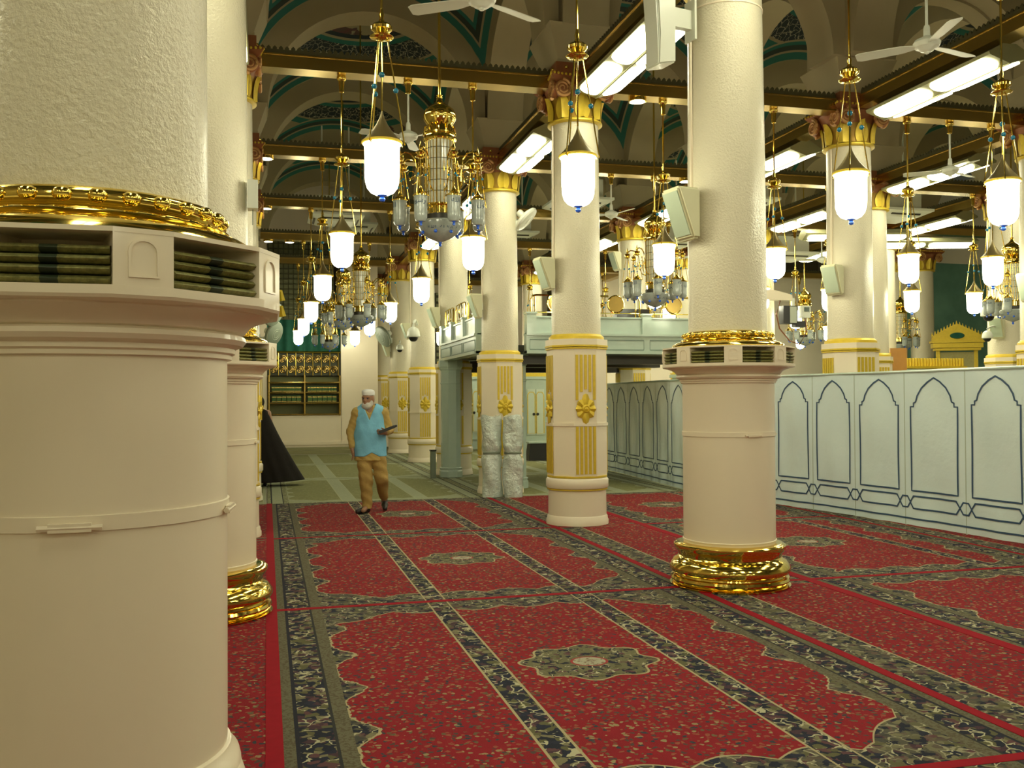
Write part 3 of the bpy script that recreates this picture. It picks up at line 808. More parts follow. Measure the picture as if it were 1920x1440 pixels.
# chandeliers
AR1 = '\uFEEA\uFEE0\uFEDF\uFE8D \uFEDD\uFEEE\uFEB3\uFEAD \uFEAA\uFEE4\uFEA4\uFEE3'
AR2 = '\uFEEA\uFEE0\uFEDF\uFE8D \uFEFB\uFE8D \uFEEA\uFEDF\uFE8D \uFEFB'
def make_chandelier():
    t = thing('chandelier', 'gold chandelier with onion dome and eight etched cups nearest the shelf columns', 'chandelier', (0, 0, 0), 0, 'gold crystal chandeliers')
    bw = obj('glass_bowl', MB().lathe([(.012, 0), (.05, .015), (.12, .045), (.18, .09), (.215, .145), (.218, .20), (.205, .215), (.18, .22)], 40), 'frost', t)
    obj('lettering', (lambda a, b: a._add(b.v, b.f))(wrap_text(AR2, .075, .212, .115, -PI/2), wrap_text(AR1, .075, .212, .115, PI/2)).mesh('l', smooth=False), 'ink', bw)
    obj('finial', MB().lathe([(.0001, -.045), (.016, -.035), (.018, -.02), (.01, -.008), (.02, 0), (.02, .01)], 12), 'blue', bw)
    for k in range(8):
        a = k*PI/4+PI/8; obj('drop', MB().ball((.205*math.cos(a), .205*math.sin(a), .085), .018, 8, 6), 'blue', bw)
    obj('fringe', MB().lathe([(.14, .20), (.15, .21), (.15, .275), (.14, .28)], 32), 'dark', t)
    obj('drum_base', MB().lathe([(.10, .27), (.125, .275), (.128, .285), (.115, .29), (.115, .36), (.128, .365), (.15, .37), (.15, .385), (.10, .39)], 32), 'gold', t)
    dr = obj('crystal_drum', MB().lathe([(.138, .385), (.138, 1.03)], 24).mesh('d', ang=10), 'crystal', t)
    q = MB()
    for i in range(24):
        a = 2*PI*i/24 + PI/24; q.tube([(.141*math.cos(a), .141*math.sin(a), .385), (.141*math.cos(a), .141*math.sin(a), 1.03)], .004 if i % 4 else .007, 5)
    obj('glazing_bars', q, 'gold', dr)
    q = MB()
    for z in (.50, .61, .72, .83, .94): q.lathe([(.139, z), (.143, z), (.143, z+.006), (.139, z+.006)], 32, cap=False)
    obj('glazing_rings', q, 'dark', dr)
    cr = obj('crown_ring', MB().lathe([(.14, 1.02), (.165, 1.025), (.172, 1.04), (.160, 1.055), (.160, 1.085), (.172, 1.09), (.172, 1.105), (.12, 1.11)], 32), 'gold', t)
    mer = MB().prism([(-.027, 0), (.027, 0), (.027, .045), (.016, .068), (0, .078), (-.016, .068), (-.027, .045)], -.006, .006)
    mm = mer.mesh('m', smooth=False)
    for k in range(12):
        a = 2*PI*k/12; obj('merlon', mm, 'gold', cr, (.164*math.cos(a), .164*math.sin(a), 1.10), (-.22, 0, a+PI/2))
    obj('onion_dome', MB().lathe([(.10, 1.10), (.105, 1.165), (.135, 1.20), (.160, 1.24), (.168, 1.275), (.164, 1.31), (.145, 1.345), (.105, 1.38), (.065, 1.405), (.040, 1.43), (.028, 1.465), (.032, 1.475), (.022, 1.485), (.032, 1.495), (.014, 1.505)], 32), 'gold', t)
    obj('hanging_rod', MB().tube([(0, 0, 1.49), (0, 0, 6.05)], .014, 10), 'gold', t)
    arm = MB(); pts = [(.14, 0, .50), (.20, 0, .52), (.235, 0, .60), (.24, 0, .72), (.26, 0, .82), (.31, 0, .875), (.37, 0, .885), (.42, 0, .85)]; arm.tube(pts, .009, 8)
    sc2 = [(.30+.04*math.cos(a), 0, .66+.04*math.sin(a)) for a in [i*.5 for i in range(12)]]; arm.tube(sc2, .005, 6)
    arm_m = arm.mesh('arm')
    cup_m = MB().lathe([(.01, .14), (.045, .147), (.062, .175), (.064, .22), (.066, .38), (.072, .395)], 24).mesh('cup')
    cap_m = MB().lathe([(.076, .39), (.078, .40), (.06, .412), (.03, .44), (.012, .475), (.007, .49)], 20).mesh('cap')
    kn_m = MB().lathe([(.010, .76), (.05, .77), (.055, .775), (.03, .785), (.036, .80), (.048, .815), (.036, .83), (.012, .84), (.020, .86), (.006, .90), (.001, .93)], 16).mesh('knob')
    q = MB()
    for k in range(3):
        a = 2*PI*k/3; q.tube([(.02*math.cos(a), .02*math.sin(a), .775), (.082*math.cos(a), .082*math.sin(a), .39)], .004, 5)
    q.tube([(0, 0, .48), (0, 0, .77)], .004, 5); rods_m = q.mesh('rods')
    q = MB()
    for k in range(3):
        a = 2*PI*k/3; q.ball((.05*math.cos(a), .05*math.sin(a), .60), .013, 8, 5)
    beads_m = q.mesh('beads')
    fin_m = MB().lathe([(.0001, .10), (.013, .108), (.015, .12), (.008, .132), (.022, .14), (.02, .148)], 12).mesh('fin')
    txt = [(lambda a, b: a._add(b.v, b.f))(wrap_text(s, .075, .0670, .32, 0), wrap_text(s, .075, .0670, .32, PI)).mesh('txt', smooth=False) for s in ('\uFEEA\uFEE0\uFEDF\uFE8D', '\uFEDD\uFEEE\uFEB3\uFEAD', '\uFEAA\uFEE4\uFEA4\uFEE3')]
    for k in range(8):
        a = -PI/2 + .15 + k*PI/4
        obj('arm', arm_m, 'gold', t, (0, 0, 0), (0, 0, a))
        c_, s_ = .42*math.cos(a), .42*math.sin(a)
        cp = obj('glass_cup', cup_m, 'frost', t, (c_, s_, 0), (0, 0, a))
        obj('lettering', txt[k % 3], 'ink', cp); obj('cap', cap_m, 'gold', cp); obj('rods', rods_m, 'gold', cp); obj('beads', beads_m, 'bead', cp); obj('finial', fin_m, 'blue', cp); obj('knob', kn_m, 'gold', cp)
    return t
chi = 0
ch0 = make_chandelier(); ch0.location = (MIDS[1]+.02, RY(.5), 3.18)
for x, y, z in ((MIDS[1], RY(2.5)-.1, 2.92), (MIDS[1], RY(3.5), 3.16), (MIDS[1]-.05, RY(4.5), 2.92), (5.78, RY(1.5), 2.98), (12.8, 14.2, 2.9), (13.4, RY(3.5), 2.9), (16.2, 21.9, 2.75), (9.4, RY(3.5), 2.95)):
    dup(ch0, (x, y, z), random.uniform(0, .7), label='gold crystal chandelier with onion dome, %s' % ('second along the medallion rug aisle,third along the medallion rug aisle,farthest along the medallion rug aisle,above the marble gallery,by the near end of the screen,behind the projector rig,behind the gilded balustrade,beyond the gallery column rows'.split(',')[chi])); chi += 1

# ================================================================ ON THE COLUMNS
def speaker(c_, z, ang, tilt=.22, k=1.0, label='', r=.33):
    base = COLS[c_].location; a = math.radians(ang)
    t = thing('wall_speaker', label, 'speaker', (base.x + r*math.cos(a), base.y + r*math.sin(a), z), a, None)
    # local +x points away from the column; wedge cabinet, deeper at the top
    poly = [(.0, -.17), (.0, .17), (.185, .17), (.06, -.17)]
    q = MB().prism(poly, -.105, .105)
    me = q.mesh('c', smooth=False)
    def mk():
        bm = bmesh.new(); bm.from_mesh(me); bmesh.ops.bevel(bm, geom=bm.edges[:], offset=.016, segments=3, affect='EDGES'); m2_ = bpy.data.meshes.new('cab'); bm.to_mesh(m2_); bm.free()
        m2_.polygons.foreach_set('use_smooth', [True]*len(m2_.polygons)); m2_.set_sharp_from_angle(angle=.6); return m2_
    c = obj('cabinet', once('spk', mk), 'speaker', t, (.03, 0, 0), (0, 0, 0), (k, k, k))
    g = MB(); P = [Vector((.185, 0, .17)), Vector((.06, 0, -.17))]; d = (P[1]-P[0]).normalized(); nrm = Vector((d.z*-1, 0, d.x)); nrm = nrm if nrm.x > 0 else -nrm
    vs_ = []
    for p, e in ((P[0]+d*.03, 0), (P[1]-d*.03, 0)):
        for y in (-.085, .085):
            for h in (.0, .006): vs_.append(p + Vector((0, y, 0)) + nrm*h)
    g._add(vs_, [(0, 2, 3, 1), (4, 5, 7, 6), (1, 3, 7, 5), (0, 4, 6, 2), (0, 1, 5, 4), (2, 6, 7, 3)])
    obj('grille', once('spkg', lambda: g.mesh('g', smooth=False)), 'grille', c)
    obj('bracket', once('spkb', lambda: MB().box((.015, 0, 0), (.05, .08, .12)).mesh('b', smooth=False)), 'white', t)
    return t
speaker('D', 3.13, 190, label='beige wedge speaker fixed to the column beside the vinyl screen', k=1.25, r=.325)
speaker('E', 3.16, 188, label='beige wedge speaker fixed to the column on the red rugs', k=1.2, r=.31)
speaker('F', 3.15, 185, label='beige wedge speaker on the column with wrapped bundles, beside the gallery rail', k=1.2, r=.31)
speaker('G1', 3.3, 190, label='beige wedge speaker on the column behind the octagonal pillar', k=1.25, r=.31)
speaker('G', 3.3, 185, label='beige wedge speaker beside the large dome camera', k=1.2, r=.31)
speaker('H', 3.05, 185, label='beige wedge speaker below a round wall fan', k=1.2, r=.31)
speaker('I', 2.9, 185, label='beige wedge speaker on the farthest column by the cream wall', k=1.2, r=.31)
speaker('J', 3.2, 205, label='beige wedge speaker on the column behind the vinyl screen', k=1.2, r=.31)
speaker('L', 4.6, 190, label='beige wedge speaker on the column behind the gallery clock medallion', k=1.2, r=.31)
speaker('K', 3.15, 200, label='beige wedge speaker at the near end of the vinyl screen', k=1.2, r=.31)
speaker('Q2', 2.9, 210, label='beige wedge speaker under the dome cameras by the pulpit', k=1.2, r=.31)
# curved line-array loudspeaker
b = COLS['D'].location
t = thing('line_array_speaker', 'tall curved white loudspeaker on a bracket high on the shelf column', 'speaker', (b.x-.66, b.y-.14, 4.33), math.radians(192))
poly = [(.10, .0), (-.08, .02), (-.08, 1.05), (.02, 1.05), (.11, .80), (.15, .50), (.155, .25), (.14, .08)]
def arr():
    me = MB().prism([(.085, -.01), (-.09, .03), (-.10, 1.0), (.14, 1.0), (.105, .75), (.085, .5), (.072, .25)][::-1], -.10, .10).mesh('a', smooth=False)
    bm = bmesh.new(); bm.from_mesh(me); bmesh.ops.bevel(bm, geom=bm.edges[:], offset=.012, segments=2, affect='EDGES'); bm.to_mesh(me); bm.free(); return me
obj('cabinet', arr(), 'white', t); obj('front_grille', MB().prism([(.073, .06), (.076, .25), (.089, .5), (.109, .75), (.138, .96), (.150, .96), (.118, .75), (.098, .5), (.085, .25), (.082, .06)], -.085, .085).mesh('g', smooth=False), 'white', t)
obj('bracket', MB().box((-.20, 0, .44), (.24, .06, .16)).box((-.315, 0, .44), (.02, .14, .34)).mesh('b', smooth=False), 'white', t)
# junction box on the second cased column
b = COLS['B'].location
t = thing('junction_box', 'small white junction box with a cable on a glossy column shaft', 'box', (b.x+.335, b.y-.12, 3.02), 0)
obj('case', MB().box((.03, 0, .1), (.075, .13, .21)).mesh('c', smooth=False), 'white', t); obj('cable', MB().tube([(.03, 0, 0), (.03, .005, -.12)], .004, 6), 'grey', t)

def dome_cam(c_, x, y, z, k, label):
    t = thing('dome_camera', label, 'camera', (x, y, z), 0, None); base = COLS[c_].location
    obj('housing', once('dch', lambda: MB().lathe([(.085, .07), (.105, .075), (.11, .09), (.105, .12), (.10, .16), (.08, .205), (.045, .23), (.02, .24)], 24).mesh('h')), 'white', t, scale=(k,)*3)
    obj('dark_dome', once('dcd', lambda: MB().lathe([(.0001, 0), (.03, .004), (.055, .02), (.072, .05), (.076, .075)], 24).mesh('d')), 'black', t, scale=(k,)*3)
    dx, dy = base.x-x, base.y-y; L_ = math.hypot(dx, dy); e = max(L_-.30, .05)/L_
    P = [(0, 0, .235*k)] + [(dx*e*s, dy*e*s, .235*k + .11*k*math.sin(PI*min(s*.75+.12, 1))) for s in (.0, .12, .3, .5, .7, .88, 1)]
    obj('arm', MB().tube(P, .02*k, 8), 'white', t)
dome_cam('G', 3.52, RY(4)-.42, 3.02, 1.55, 'large white dome camera on a curved arm')
dome_cam('H', 3.72, RY(5)-.55, 2.95, 1.0, 'small white dome camera below a beige speaker')
dome_cam('K2', 11.55, 16.2, 2.75, 1.2, 'white dome camera beside a chandelier bowl')
dome_cam('Q2', 13.2, 15.25, 3.0, 1.3, 'white dome camera with curved arm above the pulpit')
dome_cam('Q2', 13.25, 15.35, 2.62, .9, 'small dome camera above a beige speaker by the pulpit')
dome_cam('J2', 8.35, 15.4, 1.98, .9, 'small dome camera low beside the marble cabinets')

def wall_fan(c_, x, y, z, face, tilt, label, k=1.0, m='grey'):
    t = thing('wall_fan', label, 'fan', (x, y, z), math.radians(face), None); base = COLS[c_].location
    cage = MB().lathe([(.02, -.07), (.14, -.065), (.21, -.03), (.225, 0), (.21, .03), (.14, .05), (.03, .055)], 32)
    cage.xf(Matrix.Rotation(tilt, 4, 'Y') @ Matrix.Rotation(PI/2, 4, 'Y'))
    cg = obj('cage', cage, m, t, scale=(k,)*3)
    q = MB()
    for r_ in (.06, .10, .14, .18, .212): q.lathe([(r_-.004, .052-.12*(r_/.22)**3*.3), (r_, .058-.12*(r_/.22)**3*.3), (r_+.004, .052-.12*(r_/.22)**3*.3)], 32, cap=False)
    q.xf(Matrix.Rotation(tilt, 4, 'Y') @ Matrix.Rotation(PI/2, 4, 'Y')); obj('wire_rings', q, 'white', cg)
    obj('motor', MB().lathe([(.05, -.18), (.06, -.16), (.06, -.08), (.04, -.06)], 16).xf(Matrix.Rotation(tilt, 4, 'Y') @ Matrix.Rotation(PI/2, 4, 'Y')), 'white', t, scale=(k,)*3)
    inv = rot_z(-math.radians(face)); d = inv @ Vector((base.x-x, base.y-y, 0)); L_ = d.length; e = d*((L_-.30)/L_)
    obj('arm', MB().tube([(-.14*k, 0, -.02), (e.x*.6, e.y*.6, -.10), (e.x, e.y, -.10)], .028, 8).box((e.x, e.y, -.10), (.08, .08, .16)), 'white', t)
wall_fan('F', 4.24, RY(2)-.22, 4.62, -25, .75, 'white wall fan seen edge-on high beside the column capital', 1.05, 'white')
wall_fan('H', 3.28, RY(5)-.25, 3.42, 205, .5, 'grey wall fan above a beige speaker near the cream wall', 1.5)
wall_fan('I', 3.28, RY(6)-.25, 3.25, 200, .45, 'grey wall fan on the farthest column near the cream wall', 1.5)
wall_fan('C3', .12, RY(3)-.1, 3.32, -40, .35, 'grey wall fan just above the lower one by the cased column', 1.15)
wall_fan('C3', .14, RY(3)+.25, 2.95, -35, .35, 'grey wall fan below its twin by the cased column', 1.15)

# suspended air-conditioning panels
def ac(x, y, z, s=1.2):
    t = thing('ceiling_unit', 'suspended pale ceiling air unit with chamfered face and slots', 'air unit', (x, y, z), 0, 'suspended ceiling air units')
    def body():
        h = s/2; o = [(-h, -h), (h, -h), (h, h), (-h, h)]
        vs_ = [(px*.62, py*.62, 0) for px, py in o] + [(px, py, .10) for px, py in o] + [(px, py, .15) for px, py in o] + [(px*.7, py*.7, .16) for px, py in o] + [(px*.7, py*.7, .55) for px, py in o]
        fs = [(3, 2, 1, 0), (16, 17, 18, 19)]
        for j in range(4):
            for i in range(4): fs.append((j*4+i, j*4+(i+1) % 4, (j+1)*4+(i+1) % 4, (j+1)*4+i))
        return MB()._add(vs_, fs).mesh('b', smooth=False)
    obj('case', once(('ac', s), body), 'white', t)
    def slots():
        mb = MB()
        for k in range(4):
            q = MB().box((0, 0, 0), (.58*s, .05, .012)); q.xf(rot_z(k*PI/2) @ Matrix.Translation((0, -.40*s, .046)) @ Matrix.Rotation(-.48, 4, 'X')); mb._add(q.v, q.f)
        return mb.mesh('s', smooth=False)
    obj('slots', once(('acs', s), slots), 'dark', t)
    obj('hanger', once('ach', lambda: MB().tube([(-.3, 0, .5), (-.3, 0, 2.2)], .02, 6).tube([(.3, 0, .5), (.3, 0, 2.2)], .02, 6).mesh('h')), 'white', t)
for x, y, z in ((6.3, 19.0, 5.55), (6.2, 24.2, 5.75), (2.15, 25.0, 5.95), (1.5, 21.8, 5.55), (9.4, 17.8, 5.45), (9.5, 21.8, 5.25), (12.9, 17.7, 5.35), (12.9, 22.0, 5.1)): ac(x, y, z)

# ================================================================ VINYL SCREENS
def arch_outline(w, z0, z1):
    h = w/2; zs = z1 - h*.95
    half = [(h, z0), (h, zs), (h*.86, zs), (h*.86, zs+h*.12), (h*.76, zs+h*.16), (h*.70, zs+h*.36), (h*.52, zs+h*.62), (h*.26, zs+h*.82), (0, z1)]
    return half + [(-x, z) for x, z in half[-2::-1]]
def partition(pts, label, height=1.885):
    t = thing('vinyl_screen', label, 'screen', (pts[0][0], pts[0][1], ZC))
    for i in range(len(pts)-1):
        a = Vector(pts[i]); b_ = Vector(pts[i+1]); d = b_-a; L_ = d.length; ang = math.atan2(d.y, d.x)
        # local x along the panel, local -y towards the rugs
        nx, nz = 14, 18; vs_ = []; fs = []
        rr = random.Random(i*7+len(pts))
        ph = rr.uniform(0, 6)
        def off(u, v): return .010*math.sin(v*9+ph+u*4)*math.sin(PI*u) + .014*math.sin(u*11+ph*2)*math.sin(PI*u)*(1-v)
        for y_, sg in ((0, 1),):
            for iz in range(nz+1):
                for ix in range(nx+1):
                    u, v = ix/nx, iz/nz; vs_.append((u*L_, off(u, v), v*(height-.012*math.sin(PI*u)) + .008))
        for iz in range(nz):
            for ix in range(nx): q = iz*(nx+1)+ix; fs.append((q, q+1, q+nx+2, q+nx+1))
        mb = MB()._add(vs_, fs); n0 = len(mb.v)
        # thickness
        mb._add([(x, y+.012, z) for x, y, z in vs_], [f[::-1] for f in fs])
        me = mb.mesh('panel', fix=False)
        p = obj('panel', me, 'vinyl', t, (a.x-pts[0][0], a.y-pts[0][1], 0), (0, 0, ang))
        w_ = L_*.77; q = MB()
        def moved(pl): return [(x+L_/2, z) for x, z in pl]
        def dense(pl, closed):
            out = []; n = len(pl)
            for j in range(n if closed else n-1):
                A, B = pl[j], pl[(j+1) % n]; m_ = max(1, int(math.hypot(B[0]-A[0], B[1]-A[1])/.07))
                for s in range(m_): out.append((A[0]+(B[0]-A[0])*s/m_, A[1]+(B[1]-A[1])*s/m_))
            if not closed: out.append(pl[-1])
            return out
        lines = [(moved(arch_outline(w_, .43, 1.80)), True)]
        h = .075; z = .29
        lines.append(([(.085, z), (.14, z+h), (L_-.14, z+h), (L_-.085, z), (L_-.14, z-h), (.14, z-h)], True))
        hx = .068; lines.append(([(-hx*1.3, z), (-hx*.6, z+h*.9), (hx*.6, z+h*.9), (hx*1.3, z), (hx*.6, z-h*.9), (-hx*.6, z-h*.9)], True))
        lines.append(([(0, .09), (L_, .09)], False))
        for pl, cl_ in lines: q.ribbon(dense(pl, cl_), .020, 0, .003, cl_)
        q.v = [(x, y + off(min(max(x/L_, 0), 1), z_/height)-.004, z_) for x, y, z_ in q.v]
        obj('printed_lines', q.mesh('l', smooth=False), mat_blue, p)
        obj('seam', MB().box((0, .008, height/2), (.014, .018, height)).mesh('s', smooth=False), 'sea', p)
    q = MB(); P = [(x-pts[0][0], y-pts[0][1], height) for x, y in pts]; q.tube(P, .018, 8); obj('top_rail', q, 'sea', t)
mat_blue = mat('blue_print', (.035, .085, .17), .4)
mat_blue_d = mat_blue
partition([(7.08, 13.55), (7.25, 12.72), (7.40, 11.95), (7.53, 11.15), (7.63, 10.26), (7.73, 9.32), (7.80, 8.45), (7.86, 7.6), (7.90, 6.7)], 'tall pale vinyl screen printed with blue pointed arches along the rugs')
partition([(7.24, 20.1), (7.20, 19.25), (7.15, 18.4), (7.10, 17.55), (7.04, 16.7), (6.98, 15.9), (6.92, 15.05)], 'shaded vinyl screen printed with blue pointed arches under the gallery')

# ================================================================ MARBLE GALLERY
gl = thing('gallery', 'pale green marble gallery on pillars with brass railing behind the gilded columns', 'gallery', (3.56, 15.97, ZC-.04))
gx0, gx1, gy0, gy1 = 0.0, 4.1, .0, 4.25
fl_, zt, zl = 2.40, 3.02, 2.72
obj('deck', MB().box(((gx0+gx1)/2, (gy0+gy1)/2+.15, 2.5), (gx1-gx0-.1, gy1-.2, .12)).mesh('d', smooth=False), 'dark', gl)
def parapet(name, x0, y0, x1, y1, th=.10):
    d = Vector((x1-x0, y1-y0)); L_ = d.length; ang = math.atan2(d.y, d.x)
    p = obj(name, MB().box((L_/2, 0, 2.555), (L_, th+.06, .31)).box((L_/2, 0, 2.73), (L_, th+.12, .04)).box((L_/2, 0, 2.42), (L_, th+.12, .05)).box((L_/2, 0, 2.88), (L_, th, .30)).box((L_/2, 0, 3.035), (L_, th+.04, .025)).mesh('p', smooth=False), 'sea', gl, (x0, y0, 0), (0, 0, ang))
    n = max(2, round(L_/1.05))
    for i in range(n+1):
        obj('baluster_block', once('bb', lambda: MB().box((0, 0, 2.91), (.17, .17, .36)).box((0, 0, 3.10), (.20, .20, .03)).mesh('b', smooth=False)), 'sea', p, (min(max(i*L_/n, .09), L_-.09), -.01, 0))
    q = MB()
    for i in range(n):
        a = i*L_/n+.06; b_ = (i+1)*L_/n-.06
        q.ribbon([(a, 2.47), (b_, 2.47), (b_, 2.64), (a, 2.64)], .016, -(th/2+.03), .008, True)
    obj('panel_lines', q.mesh('q', smooth=False), 'sealine', p)
    return p, L_, n
def railing(L_, n, par, arcs=True):
    tr_ = .018 if arcs else .012
    for i in range(n):
        a = i*L_/n+.10; b_ = (i+1)*L_/n-.10; m_ = (a+b_)/2; q = MB(); z0, z1 = 3.05, 3.42
        pts = [(a, 0, z0), (a, 0, z1-.08), (a+.03, 0, z1-.02), (a+.10, 0, z1), (m_-.14, 0, z1)]
        q.tube(pts, tr_, 8); q.tube([(2*m_-x, y, z) for x, y, z in pts], tr_, 8); q.tube([(a+.08, 0, z0), (a+.08, 0, z1-.03)], .013, 8); q.tube([(b_-.08, 0, z0), (b_-.08, 0, z1-.03)], .013, 8)
        q.tube([(a, 0, 3.12), (b_, 0, 3.12)], .010, 6)
        o = obj('brass_rail', q, 'gold', par)
        rg = MB().tube([(m_+.15*math.cos(t_), 0, 3.28+.15*math.sin(t_)) for t_ in [2*PI*j/24 for j in range(25)]], tr_*.9, 8)
        md = obj('medallion_ring', rg, 'gold', o)
        if arcs: obj('medallion_plate', MB().lathe([(.0001, 0), (.14, 0), (.14, .015), (.0001, .015)], 24).xf(Matrix.Translation((m_, 0, 3.28)) @ Matrix.Rotation(PI/2, 4, 'X')), 'brass', o)
p, L_, n = parapet('front_parapet', .77, 0, gx1, 0); railing(L_, n, p)
p, L_, n = parapet('side_parapet', 0, 3.55, 0, .12); railing(L_, n, p, False)
obj('under_beam', MB().box((2.3, .35, 2.30), (3.7, .3, .14)).mesh('u', smooth=False), 'dark', gl)
obj('under_beam', MB().box((2.3, 2.2, 2.33), (3.7, .3, .2)).mesh('u', smooth=False), 'dark', gl)
obj('under_beam', MB().box((2.3, 4.0, 2.30), (3.7, .3, .24)).mesh('u', smooth=False), 'dark', gl)
def pillar(x, y):
    pf = [(.24, .04), (.24, .05), (.24, .16), (.225, .18), (.225, .20), (.235, .205), (.235, .225), (.205, .24), (.205, 1.92), (.215, 1.925), (.215, 1.95), (.205, 1.955), (.205, 2.20), (.225, 2.215), (.235, 2.25), (.25, 2.27), (.25, 2.40)]
    return obj('octagonal_pillar', once('octp', lambda: MB().lathe(pf, 8, rot=PI/8).mesh('p', smooth=False)), 'sea', gl, (x, y, 0))
pillar(.06, 3.22); pillar(.70, .50)
# kit standing on the gallery
tag(obj('control_desk', MB().box((0, 0, .2), (.9, .4, .4)).box((0, .1, .5), (.7, .06, .3)).box((-.3, -.05, .46), (.2, .2, .12)).mesh('c', smooth=False), 'black', None, (6.6, 16.6, 2.60)), 'dark sound desk standing on the marble gallery', 'desk')

# ================================================================ THE FAR END
bw_y = 29.15
struct('wall_chamber', MB().box((-2.4, bw_y+2, 4.6), (4.8, 4, 9.2)).box((2.71, bw_y+2, 4.6), (1.10, 4, 9.2)).box((1.08, bw_y+2, .56), (2.18, 4, 1.12)).box((1.08, bw_y+2.3, 7.8), (2.18, 3.4, 2.8)).mesh('w', smooth=False), 'cream')
struct('baseboard_chamber', MB().box((0, bw_y-.06, .09), (6.4, .12, .18)).box((1.0, bw_y-.25, .05), (4.4, .5, .1)).mesh('b', smooth=False), 'olive')
struct('trim_1', MB().box((1.6, bw_y-.02, .30), (3.2, .05, .10)).mesh('t', smooth=False), 'cream')
# book case set in the wall
bc = thing('bookcase', 'gold framed open bookcase with rows of green books set in the cream wall', 'bookcase', (1.08, bw_y-.02, 1.12))
obj('back_panel', MB().box((0, .32, .58), (2.16, .03, 1.18)).mesh('b', smooth=False), mat('olive_panel', (.11, .12, .035), .5), bc)
for x in (-1.03, 0, 1.03): obj('upright', MB().tube([(x, 0, 0), (x, 0, 1.20)], .032, 8).box((x, .15, .6), (.03, .3, 1.2)), 'brass', bc)
for z in (.03, .37, .68, .98): obj('shelf', MB().box((0, .15, z), (2.1, .3, .03)).tube([(-1.05, -.01, z+.01), (1.05, -.01, z+.01)], .022, 8).mesh('s'), 'brass', bc)
for side in (-1, 1):
    for zi, hh, nb in ((.385, .22, 6), (.695, .18, 10)):
        for i in range(nb):
            w_ = .86/nb; x = 1.08 + side*.52 + (i-(nb-1)/2)*w_
            t = thing('book', 'green bound book standing in the gold framed bookcase', 'book', (x, bw_y+.10, 1.12+zi), 0, 'books in the wall bookcase')
            obj('cover', once(('bk', nb), lambda: MB().box((0, 0, hh/2), (w_*.86, .18, hh)).mesh('b', smooth=False)), 'bookgreen', t)
            obj('band', once(('bkb', nb), lambda: MB().box((0, -.092, hh*.78), (w_*.86, .006, .02)).box((0, -.092, hh*.2), (w_*.86, .006, .015)).mesh('b', smooth=False)), 'brass', t)
# gilded scroll grille above it
gg = thing('gilded_grille', 'dark grille with gilded scrollwork above the wall bookcase', 'grille', (1.08, bw_y+.12, 2.32))
obj('back_panel', MB().box((0, .1, .35), (2.16, .04, .70)).mesh('b', smooth=False), mat('brown_green', (.05, .055, .02), .4), gg)
for i in range(9): obj('bar', once('ggb', lambda: MB().tube([(0, 0, 0), (0, 0, .68)], .016, 6).mesh('b')), 'gold', gg, (-1.0+i*.25, 0, 0))
def scr():
    q = MB()
    for s in (-1, 1):
        for zc in (.17, .48):
            pts = []
            for i in range(26):
                a = i*.45; r = .085*(1-i/32); pts.append((s*(.03+.0)+s*r*math.cos(a)*.9, 0, zc+r*math.sin(a)*1.5))
            q.tube(pts, .011, 5)
    return q.mesh('s')
for i in range(8): obj('scroll', once('scr', scr), 'brass', gg, (-.875+i*.25, -.01, 0))
obj('top_rail', MB().tube([(-1.08, -.02, .70), (1.08, -.02, .70)], .03, 8), 'gold', gg)
def curtain(x, y, z0, z1, wd, label):
    vs_ = []; fs = []; n = 60
    for z in (z0, z1):
        for i in range(n+1): u = i/n; vs_.append((-wd/2+wd*u, .05*math.sin(u*40), z))
    for i in range(n): fs.append((i, i+1, n+2+i, n+1+i))
    mb = MB()._add(vs_, fs)._add([(a, b_+.01, c) for a, b_, c in vs_], [f[::-1] for f in fs])
    tag(obj('curtain', mb.mesh('c', fix=False), 'curtain', None, (x, y, 0)), label, 'curtain')
curtain(1.08, bw_y+.25, 3.05, 4.0, 2.16, 'dark green curtain hanging above the gilded grille')
lat = thing('lattice_screen', 'dark square lattice screen high in the cream wall', 'screen', (.56, bw_y+.10, 4.0))
q = MB()
W_, H_ = 1.9, 2.4
for i in range(14): q.box((-.52+i*W_/13, 0, H_/2), (.035, .03, H_))
for i in range(17): q.box((-.52+W_/2, 0, i*H_/16), (W_, .03, .035))
obj('bars', q.mesh('b', smooth=False), mat('lattice_bar', (.07, .07, .025), .5), lat)
obj('backing', MB().box((-.52+W_/2, .12, H_/2), (W_, .02, H_)).mesh('b', smooth=False), mat('lattice_back', (.28, .29, .15), .6), lat)
# screen wall seen between the far columns
struct('wall_alcove', MB().box((17.0, 30.4, 3.0), (13.8, .2, 6.0)).mesh('w', smooth=False), 'cream')
struct('wall_screen', MB().box((6.8, 34.2, 3.0), (6.6, .2, 6.0)).mesh('w', smooth=False), 'cream')
o = obj('lattice_screen', MB().box((0, 0, 2.7), (2.2, .06, 5.4)).mesh('l', smooth=False), 'lattice', None, (5.2, 34.0, .0)); tag(o, 'tall dark lattice seen between the far gilded columns', 'screen')

